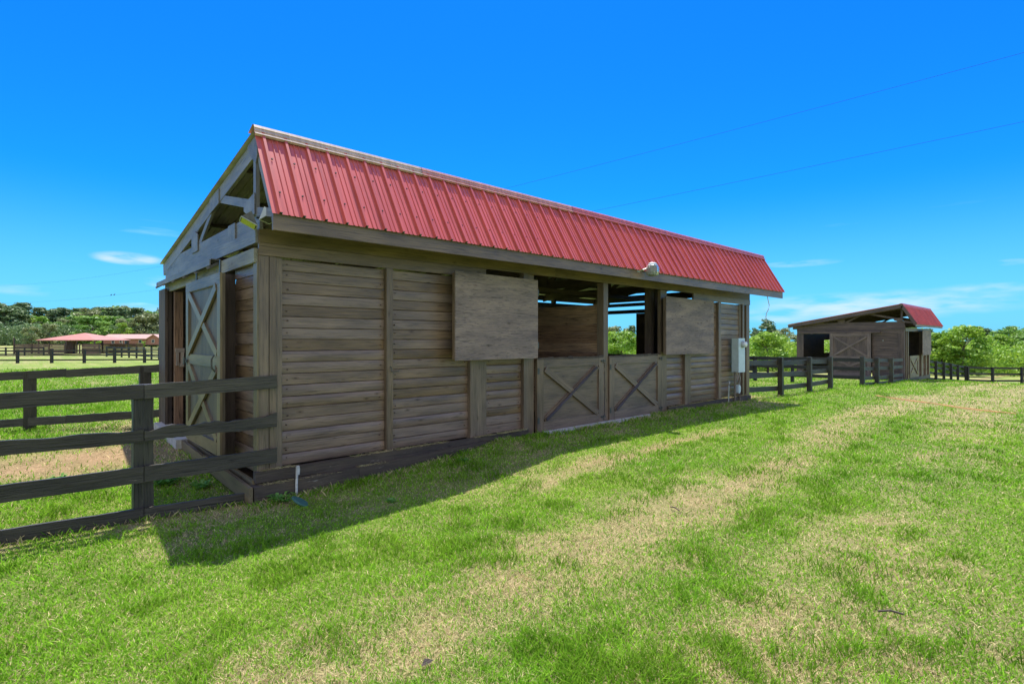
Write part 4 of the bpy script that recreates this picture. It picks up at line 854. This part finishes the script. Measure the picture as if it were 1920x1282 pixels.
# weeds
def weed(x, y, r, n, label, grp=None):
    z = gzf(x, y); m = MB()
    for k in range(n):
        a = random.uniform(0, 6.28); l = r * random.uniform(.5, 1); h = l * random.uniform(.35, .9); w = .012 + .01 * random.random(); c, s = math.cos(a), math.sin(a)
        bx, by = random.uniform(-.3, .3) * r, random.uniform(-.3, .3) * r
        m.poly([(bx, by, 0), (bx + c * l * .5 - s * w, by + s * l * .5 + c * w, h * .8), (bx + c * l, by + s * l, h * .75), (bx + c * l * .5 + s * w, by + s * l * .5 - c * w, h * .8)], [(0, 1, 2, 3)], rnd=random.random())
    o = m.build('weed', M['weed'], None); o.location = (x, y, z); tag(o, label, 'weed', grp)
weed(-.62, 1.35, .20, 60, 'broad-leaved green weed growing between the fence post and the cross-braced door')
weed(-.35, .95, .14, 40, 'smaller weed clump at the foot of the gable sill')
weed(.16, -.22, .15, 70, 'grassy tuft against the corner timber beside the white stake')
weed(-1.55, 2.3, .13, 30, 'small weed on the bare orange dirt outside the gable')
weed(2.4, -.5, .08, 30, 'low dark weed in the shade beside the long base board')
weed(.95, -1.12, .09, 14, 'pale leafy weed standing at the edge of the shadow')

# ------------------------------------------------------------------ wires and birds
def wire_pt(px_f, zc): pass
A0 = Vector((*cs(0, 81), 0)); A1 = Vector((*cs(1920, 16), 0))
def wpt(f_, z0, z1, sag): p = A0.lerp(A1, f_); return Vector((p.x, p.y, z0 + (z1 - z0) * f_ - 4 * sag * f_ * (1 - f_)))
for (z0, z1, sg, lab) in ((9.8, 10.09, 1.62, 'higher of the two power lines crossing the sky'), (7.15, 8.03, 1.36, 'lower of the two power lines, passing behind the roof')):
    tag(part('power_line', None, M['wire'], lambda m: m.tube([wpt(k / 60, z0, z1, sg) for k in range(-8, 84)], .0055, 5, cap=False)), lab, 'wire', 'power lines over the barns')
for k, (px, lab) in enumerate(((208.5, 'left one of two small dark birds on the power line'), (214.5, 'right one of two small dark birds on the power line'))):
    inv = 1 / 81 + px / 1920 * (1 / 16 - 1 / 81); t = 1 / inv; f_ = (81 - t) / 65; p = wpt(f_, 7.15, 8.03, 1.36) + Vector((0, 0, .05))
    m = MB(); ax = Vector((RX, RY, 0))
    m.tube([p + (ax * a + Vector((0, 0, b))) * .62 for a, b in ((-.19, -.12), (-.09, -.04), (0, .02), (.07, .07), (.12, .12), (.17, .12))], [.006, .03, .045, .036, .03, .004], 8)
    o = m.build('bird', M['bird'], None, True); tag(o, lab, 'bird')

# ------------------------------------------------------------------ house, shelter
RZ = math.atan2(RY, RX)
hx, hy = cs(248, 240)
hs_ = thing('brick_house', (hx, hy, -.45), 'low red-brick ranch house with a long pale red roof before the trees at left', 'house', rz=RZ)
part('wall', hs_, M['brick'], lambda m: (m.box(-13.4, 8.6, 0, 9, 0, 2.6), m.prism([(8.6, -2.5, 0), (14.2, -2.5, 0), (14.2, -2.5, 2.6), (11.4, -2.5, 4.3), (8.6, -2.5, 2.6)], (0, 11, 0))))
def f(m):
    m.prism([(-14, -.8, 2.5), (-14, -.8, 2.75), (-14, 4.5, 4.75), (-14, 9.8, 2.75), (-14, 9.8, 2.5), (-14, 4.5, 4.45)], (26, 0, 0))
    m.prism([(8.0, -3.1, 2.35), (8.0, -3.1, 2.6), (11.4, -3.1, 4.7), (14.8, -3.1, 2.6), (14.8, -3.1, 2.35), (11.4, -3.1, 4.42)], (0, 11.6, 0))
part('roof', hs_, M['farpink'], f)
for (x, w, z0, z1, y) in ((-8.6, 1.3, .5, 2.3, -.03), (-5.2, 1.0, .8, 2.2, -.03), (-2.6, 1.6, .1, 2.3, -.03), (3.6, 1.5, .7, 2.2, -.03), (11.0, 1.3, .9, 2.3, -2.53)):
    w_ = part('window', hs_, M['white'], lambda m: m.box(x - w / 2, x + w / 2, y - .05, y + .02, z0, z1)); part('pane', w_, M['glass'], lambda m: m.box(x - w / 2 + .15, x + w / 2 - .15, y - .07, y - .052, z0 + .15, z1 - .15))
for x in (-3.9, 8.3): part('porch_post', hs_, M['white'], lambda m: m.box(x - .08, x + .08, -.7, -.54, 0, 2.5))
sx, sy = cs(160, 100)
sh_ = thing('open_shelter', (sx, sy, -1.05), 'open-sided pen shelter with a low pyramid of rusty red roof in the left pasture', 'shelter', rz=RZ)
def f(m):
    m.poly([(-5.3, -4.5, 2.62), (5.3, -4.5, 2.62), (5.3, 4.5, 2.62), (-5.3, 4.5, 2.62), (0, 0, 3.95), (-5.3, -4.5, 2.5), (5.3, -4.5, 2.5), (5.3, 4.5, 2.5), (-5.3, 4.5, 2.5)], [(0, 1, 4), (1, 2, 4), (2, 3, 4), (3, 0, 4), (0, 5, 6, 1), (1, 6, 7, 2), (2, 7, 8, 3), (3, 8, 5, 0), (8, 7, 6, 5)])
part('roof', sh_, M['farred'], f)
for (x, y) in ((-5, -4.2), (0, -4.2), (5, -4.2), (-5, 4.2), (5, 4.2), (0, 4.2)): part('post', sh_, M['darkwood'], lambda m: m.box(x - .1, x + .1, y - .1, y + .1, -.1, 2.5))
part('feed_stall', sh_, M['darkwood'], lambda m: m.box(-.6, .5, -3.5, -2.8, 0, 2.45))
def panel(m, x0, x1, y, n, z1, x=None):
    for i in range(n):
        z0_ = z1 * i / n + .04; m.box(x0, x1, y - .02, y + .02, z0_, z0_ + z1 / n - .05)
pen = thing('pen_wall', (sx, sy, -1.05), 'dark slatted board wall of the pen round the open shelter', 'fence', rz=RZ)
part('slat_panel', pen, M['bpaint'], lambda m: (panel(m, -7.7, 1.2, -6.0, 6, 1.9)))
part('slat_panel', pen, M['bpaint'], lambda m: (panel(m, -4.6, 7.2, 5.2, 5, 1.9), panel(m, 3.8, 7.2, -5.6, 3, 1.9)))
for x in (-7.7, -4.6, -1.6, 1.2, 3.8, 7.2): part('post', pen, M['darkwood'], lambda m: m.box(x - .09, x + .09, -6.12, -5.94, -.2, 2.0 if x > -7 else 3.0))

# ------------------------------------------------------------------ vegetation
def crown_mesh(name, mat, H, Wd, nl, ls, lobes, seed, kind='broad', base=.12):
    g = np.random.default_rng(seed); C = []; S = []
    for i in range(lobes):
        if kind == 'pine':
            k = g.uniform(.30, 1); rr = Wd / 2 * (1 - .75 * ((k - .3) / .7) ** 1.5) * g.uniform(.3, 1); a = g.uniform(0, 6.283)
            C.append((rr * .8 * math.cos(a), rr * .8 * math.sin(a), H * k)); S.append((Wd * .16, Wd * .16, H * .045))
        else:
            k = g.uniform(base, .92); prof = math.sin(math.pi * min(1, max(.12, (k - base * .5) / 1.0)) ** .8) ** .6; rr = Wd / 2 * prof * g.random() ** .5 * .82; a = g.uniform(0, 6.283)
            s = Wd * g.uniform(.09, .17); C.append((rr * math.cos(a), rr * math.sin(a), H * k)); S.append((s, s, s * .75))
    C = np.array(C); S = np.array(S); idx = g.integers(0, lobes, nl)
    v = g.normal(size=(nl, 3)); v /= np.linalg.norm(v, axis=1)[:, None]; p = C[idx] + v * S[idx] * (g.random((nl, 1)) ** .35)
    p[:, 2] = np.clip(p[:, 2], .05, H)
    nrm = v + .7 * g.normal(size=(nl, 3)); nrm[:, 2] += .4; nrm /= np.linalg.norm(nrm, axis=1)[:, None]
    t = np.cross(nrm, g.normal(size=(nl, 3))); t /= np.linalg.norm(t, axis=1)[:, None]; b = np.cross(nrm, t)
    s = ls * g.uniform(.6, 1.3, (nl, 1)); q = np.stack([p - t * s, p - b * s * .55, p + t * s, p + b * s * .55], 1).reshape(-1, 3)
    lr = g.random(lobes)[idx] * .55 + g.random(nl) * .45
    return npmesh(name, q, np.arange(nl * 4).reshape(-1, 4), 4, mat, rnd=np.repeat(lr, 4)), C
def trunk_mesh(H, r, C, seed, kind):
    m = MB(); rs = random.Random(seed); top = H * (.9 if kind == 'pine' else .6)
    sp = [Vector((rs.uniform(-.04, .04) * H * k * .4, rs.uniform(-.04, .04) * H * k * .4, top * k)) for k in (0, .25, .5, .75, 1)]; sp[0].z = -.4
    m.tube(sp, [r * 1.25, r, r * .8, r * .55, r * .25], 7)
    for c in C[::max(1, len(C) // 9)]:
        c = Vector(c); k = min(.9, max(.2, c.z / top * .75)); s0 = sp[0].lerp(sp[-1], k); m.tube([s0, s0.lerp(c, .5) + Vector((0, 0, .02 * H)), c], [r * .35, r * .22, r * .08], 5)
    return m.mesh('trunk', M['bark'])
PRO = {}
def proto(key, mat, H, Wd, nl, ls, lobes, seed, kind='broad', r=.15, base=.12):
    cm, C = crown_mesh('crown', M[mat], H, Wd, nl, ls, lobes, seed, kind, base); PRO[key] = (cm, trunk_mesh(H, r, C, seed, kind), H)
for s in range(3):
    proto('bright%d' % s, 'leafbright', 8, 7.0, 5200, .20, 34, 100 + s, base=.06)
    proto('mid%d' % s, 'leafmid', 8, 6.5, 4200, .20, 30, 200 + s, base=.08)
    proto('olive%d' % s, 'leafolive', 8, 6.5, 3600, .20, 28, 300 + s, base=.08)
    proto('pine%d' % s, 'pine', 16, 6.5, 3400, .30, 46, 400 + s, 'pine', .22)
    proto('big%d' % s, 'leafmid', 14, 11, 4200, .42, 36, 500 + s, r=.3, base=.05)
    proto('bigb%d' % s, 'leafbright', 14, 11, 3800, .42, 36, 600 + s, r=.3, base=.05)
    proto('bigo%d' % s, 'leafolive', 14, 11, 3800, .42, 34, 700 + s, r=.3, base=.05)
NAMES = {'bright': ('leafy_tree', 'bright yellow-green leafy tree'), 'mid': ('leafy_tree', 'mid-green leafy tree'), 'olive': ('leafy_tree', 'dull olive-green leafy tree'), 'pine': ('pine_tree', 'dark grey-green pine'), 'big': ('leafy_tree', 'big mid-green tree'), 'bigb': ('leafy_tree', 'big bright green tree'), 'bigo': ('leafy_tree', 'big olive-grey tree')}
TREES = []
def tree(kind, px, t, ytop, side, lab=None, wide=1.0, zoff=0.0):
    x, y = cs(px, t); z = gzf(x, y) + zoff; top = CAMZ + t * (638 - ytop) / 1004; cm, tmh, H = PRO[kind + str(random.randrange(3))]
    s = (top - z) / H / .97; nm, l0 = NAMES[kind]
    o = thing(nm, (x, y, z), lab or '', 'tree', None, random.uniform(0, 6.28))
    a = bpy.data.objects.new('crown', cm); b = bpy.data.objects.new('trunk', tmh)
    for q in (a, b): COL.objects.link(q); q.parent = o
    ws = s * wide; o.scale = (ws, ws, s)
    if lab: return
    if side == 'L': w = 'left of the open shelter' if px < 85 else 'behind the open shelter' if px < 190 else 'behind the brick house' if px < 310 else 'hidden by the near stable'
    else: w = "beyond the near stable's window" if px < 1215 else 'in the gap between stables' if px < 1495 else 'behind the small stable' if px < 1745 else 'just right of the small stable' if px < 1835 else 'at the far right'
    rowt = ('back row, ' if t > 292 else 'front row, ') if side == 'L' else ('back row, ' if t > 95 else 'front row, ')
    TREES.append((o, px, rowt, l0, w))
def label_trees():
    G = {}
    for q in TREES: G.setdefault((q[2], q[3], q[4]), []).append(q)
    W_ = {2: ('left of two', 'right of two'), 3: ('leftmost', 'middle', 'rightmost')}
    O_ = ('first', 'second', 'third', 'fourth', 'fifth', 'sixth', 'seventh', 'eighth', 'ninth', 'tenth', 'eleventh', 'twelfth', 'thirteenth', 'fourteenth', 'fifteenth', 'sixteenth', 'seventeenth', 'eighteenth')
    for (r_, l, w), v in G.items():
        v.sort(key=lambda q: q[1]); n = len(v)
        for i, q in enumerate(v):
            od = '' if n == 1 else (W_[n][i] + ' ' if n in W_ else O_[i] + ' from left, ')
            q[0]['label'] = (r_ + od + l + ' ' + w); q[0]['group'] = 'trees ' + w
WR = 'R'; WL = 'L'
# right treeline: back row then front row
for i, px in enumerate(range(1095, 2130, 32)):
    if 1225 < px < 1370: continue
    k = ('pine', 'mid', 'olive', 'pine', 'mid')[i % 5]
    yt = 617 + 7 * math.sin(i * 1.9) + random.uniform(-4, 4)
    tree(k, px + random.uniform(-8, 8), random.uniform(100, 118), yt, WR, wide=1.0 if k == 'pine' else 1.25)
for i, px in enumerate(range(1100, 2130, 42)):
    if 1735 < px < 1835 or 1225 < px < 1370: continue
    k = ('bright', 'mid', 'bright', 'olive', 'mid', 'bright')[i % 6]
    tree(k, px + random.uniform(-8, 8), random.uniform(76, 90), 629 + random.uniform(-7, 8), WR, wide=1.35)
tree('pine', 1440, 120, 599, WR, 'tallest pine, standing above the gap between the two stables', 1.5)
tree('bright', 1766, 70, 624, WR, 'bright green leafy tree just right of the small stable', 1.3)
tree('bright', 1806, 68, 611, WR, 'tallest bright green tree to the right of the small stable', 1.35)
tree('mid', 1908, 88, 614, WR, 'rounded dark tree at the right edge of the picture', 1.5)
tree('bright', 1440, 66, 622, WR, 'bright green rounded tree in the gap between the stables', 1.3)
tree('bright', 1165, 62, 622, WR, 'bright green tree seen through the window of the near stable', 1.4)
tree('pine', 1848, 105, 617, WR, 'bare-topped greyish pine behind the right-hand bright trees', 1.2)
# left wood
for i, px in enumerate(range(-110, 360, 13)):
    k = ('pine', 'big', 'pine', 'bigo', 'pine', 'pine')[i % 6]
    tree(k, px + random.uniform(-5, 5), random.uniform(300, 330), 573 + (px / 320) * 6 + random.uniform(-5, 6), WL, wide=1.15 if k != 'pine' else 1.7)
for i, px in enumerate(range(-100, 360, 22)):
    k = ('bigo', 'big', 'bigo', 'bigb', 'big')[i % 5]
    tree(k, px + random.uniform(-5, 5), random.uniform(262, 285), 594 + random.uniform(-7, 9), WL, wide=1.35)
tree('pine', 8, 210, 569, WL, 'tall dark pine at the left edge of the picture', 1.9)
tree('pine', 34, 215, 574, WL, 'second tall dark pine from the left edge', 1.9)
tree('bigo', 60, 160, 611, WL, 'low spreading olive-green tree left of the open shelter', 1.15)
tree('bigo', 92, 165, 606, WL, 'wide olive-green tree just behind the left end of the open shelter', 1.15)
tree('big', 172, 250, 594, WL, 'broad dark green tree rising behind the open shelter', 2.2)
tree('bigb', 232, 252, 605, WL, 'bright green tree behind the long roof of the brick house', 1.2)
tree('bigo', 272, 262, 581, WL, 'tall full olive-green tree behind the right end of the brick house', 1.3)
# understory masses
def mass(name, x0, x1, t0, t1, h, n, ls, mat, seed, lab):
    g = np.random.default_rng(seed); px = g.uniform(x0, x1, n); t = g.uniform(t0, t1, n); u = (px - 960) / 1004
    x = CAMX + t * (VX + RX * u); y = CAMY + t * (VY + RY * u); hh = h * (.55 + .6 * fbm(x * .25, y * .25, seed, 3)); z = gz(x, y) + hh * g.random(n) ** .8
    p = np.stack([x, y, z], -1); nr = g.normal(size=(n, 3)); nr[:, 2] += .5; nr /= np.linalg.norm(nr, axis=1)[:, None]; tt = np.cross(nr, g.normal(size=(n, 3))); tt /= np.linalg.norm(tt, axis=1)[:, None]; b = np.cross(nr, tt); s = ls * g.uniform(.6, 1.3, (n, 1))
    q = np.stack([p - tt * s, p - b * s * .6, p + tt * s, p + b * s * .6], 1).reshape(-1, 3); r = np.clip(fbm(x * .5, y * .5, seed + 3, 3) * 1.2 - .2 + .3 * g.random(n), 0, 1)
    o = bpy.data.objects.new(name, npmesh(name, q, np.arange(n * 4).reshape(-1, 4), 4, M[mat], rnd=np.repeat(r, 4))); COL.objects.link(o); o['kind'] = 'stuff'; o['label'] = lab
mass('undergrowth', 1080, 2150, 72, 98, 4.8, 60000, .22, 'leafbright', 31, 'tangled bright green bushes along the foot of the right-hand treeline')
mass('undergrowth', -150, 760, 255, 300, 10, 80000, .5, 'pine', 33, 'dark understory between the trunks of the wood at left')
mass('undergrowth', -160, 75, 195, 235, 9, 22000, .45, 'pine', 38, 'dark low foliage under the tall pines at the left edge')
mass('distant_woods', 380, 1120, 150, 220, 8, 26000, .5, 'leafmid', 35, 'far wood beyond the back of the stable')
# bushes by the house and shelter
def bush(px, t, w, h, lab):
    cm, C = crown_mesh('bush', M['leafbright'], h, w, 900, .16, 14, int(px * 7), base=.1); o = bpy.data.objects.new('bush', cm); COL.objects.link(o); x, y = cs(px, t); o.location = (x, y, gzf(x, y)); tag(o, lab, 'bush')
bush(180, 190, 3.6, 2.9, 'round clipped bush seen through the open shelter')
bush(268.5, 228, 2.6, 2.6, 'round bright green bush in front of the brick house door')
bush(258, 226, 2.2, 1.4, 'low spreading bush beside the round one at the brick house')
bush(240, 232, 4.5, 1.0, 'low hedge-like bush under the windows of the brick house')
label_trees()
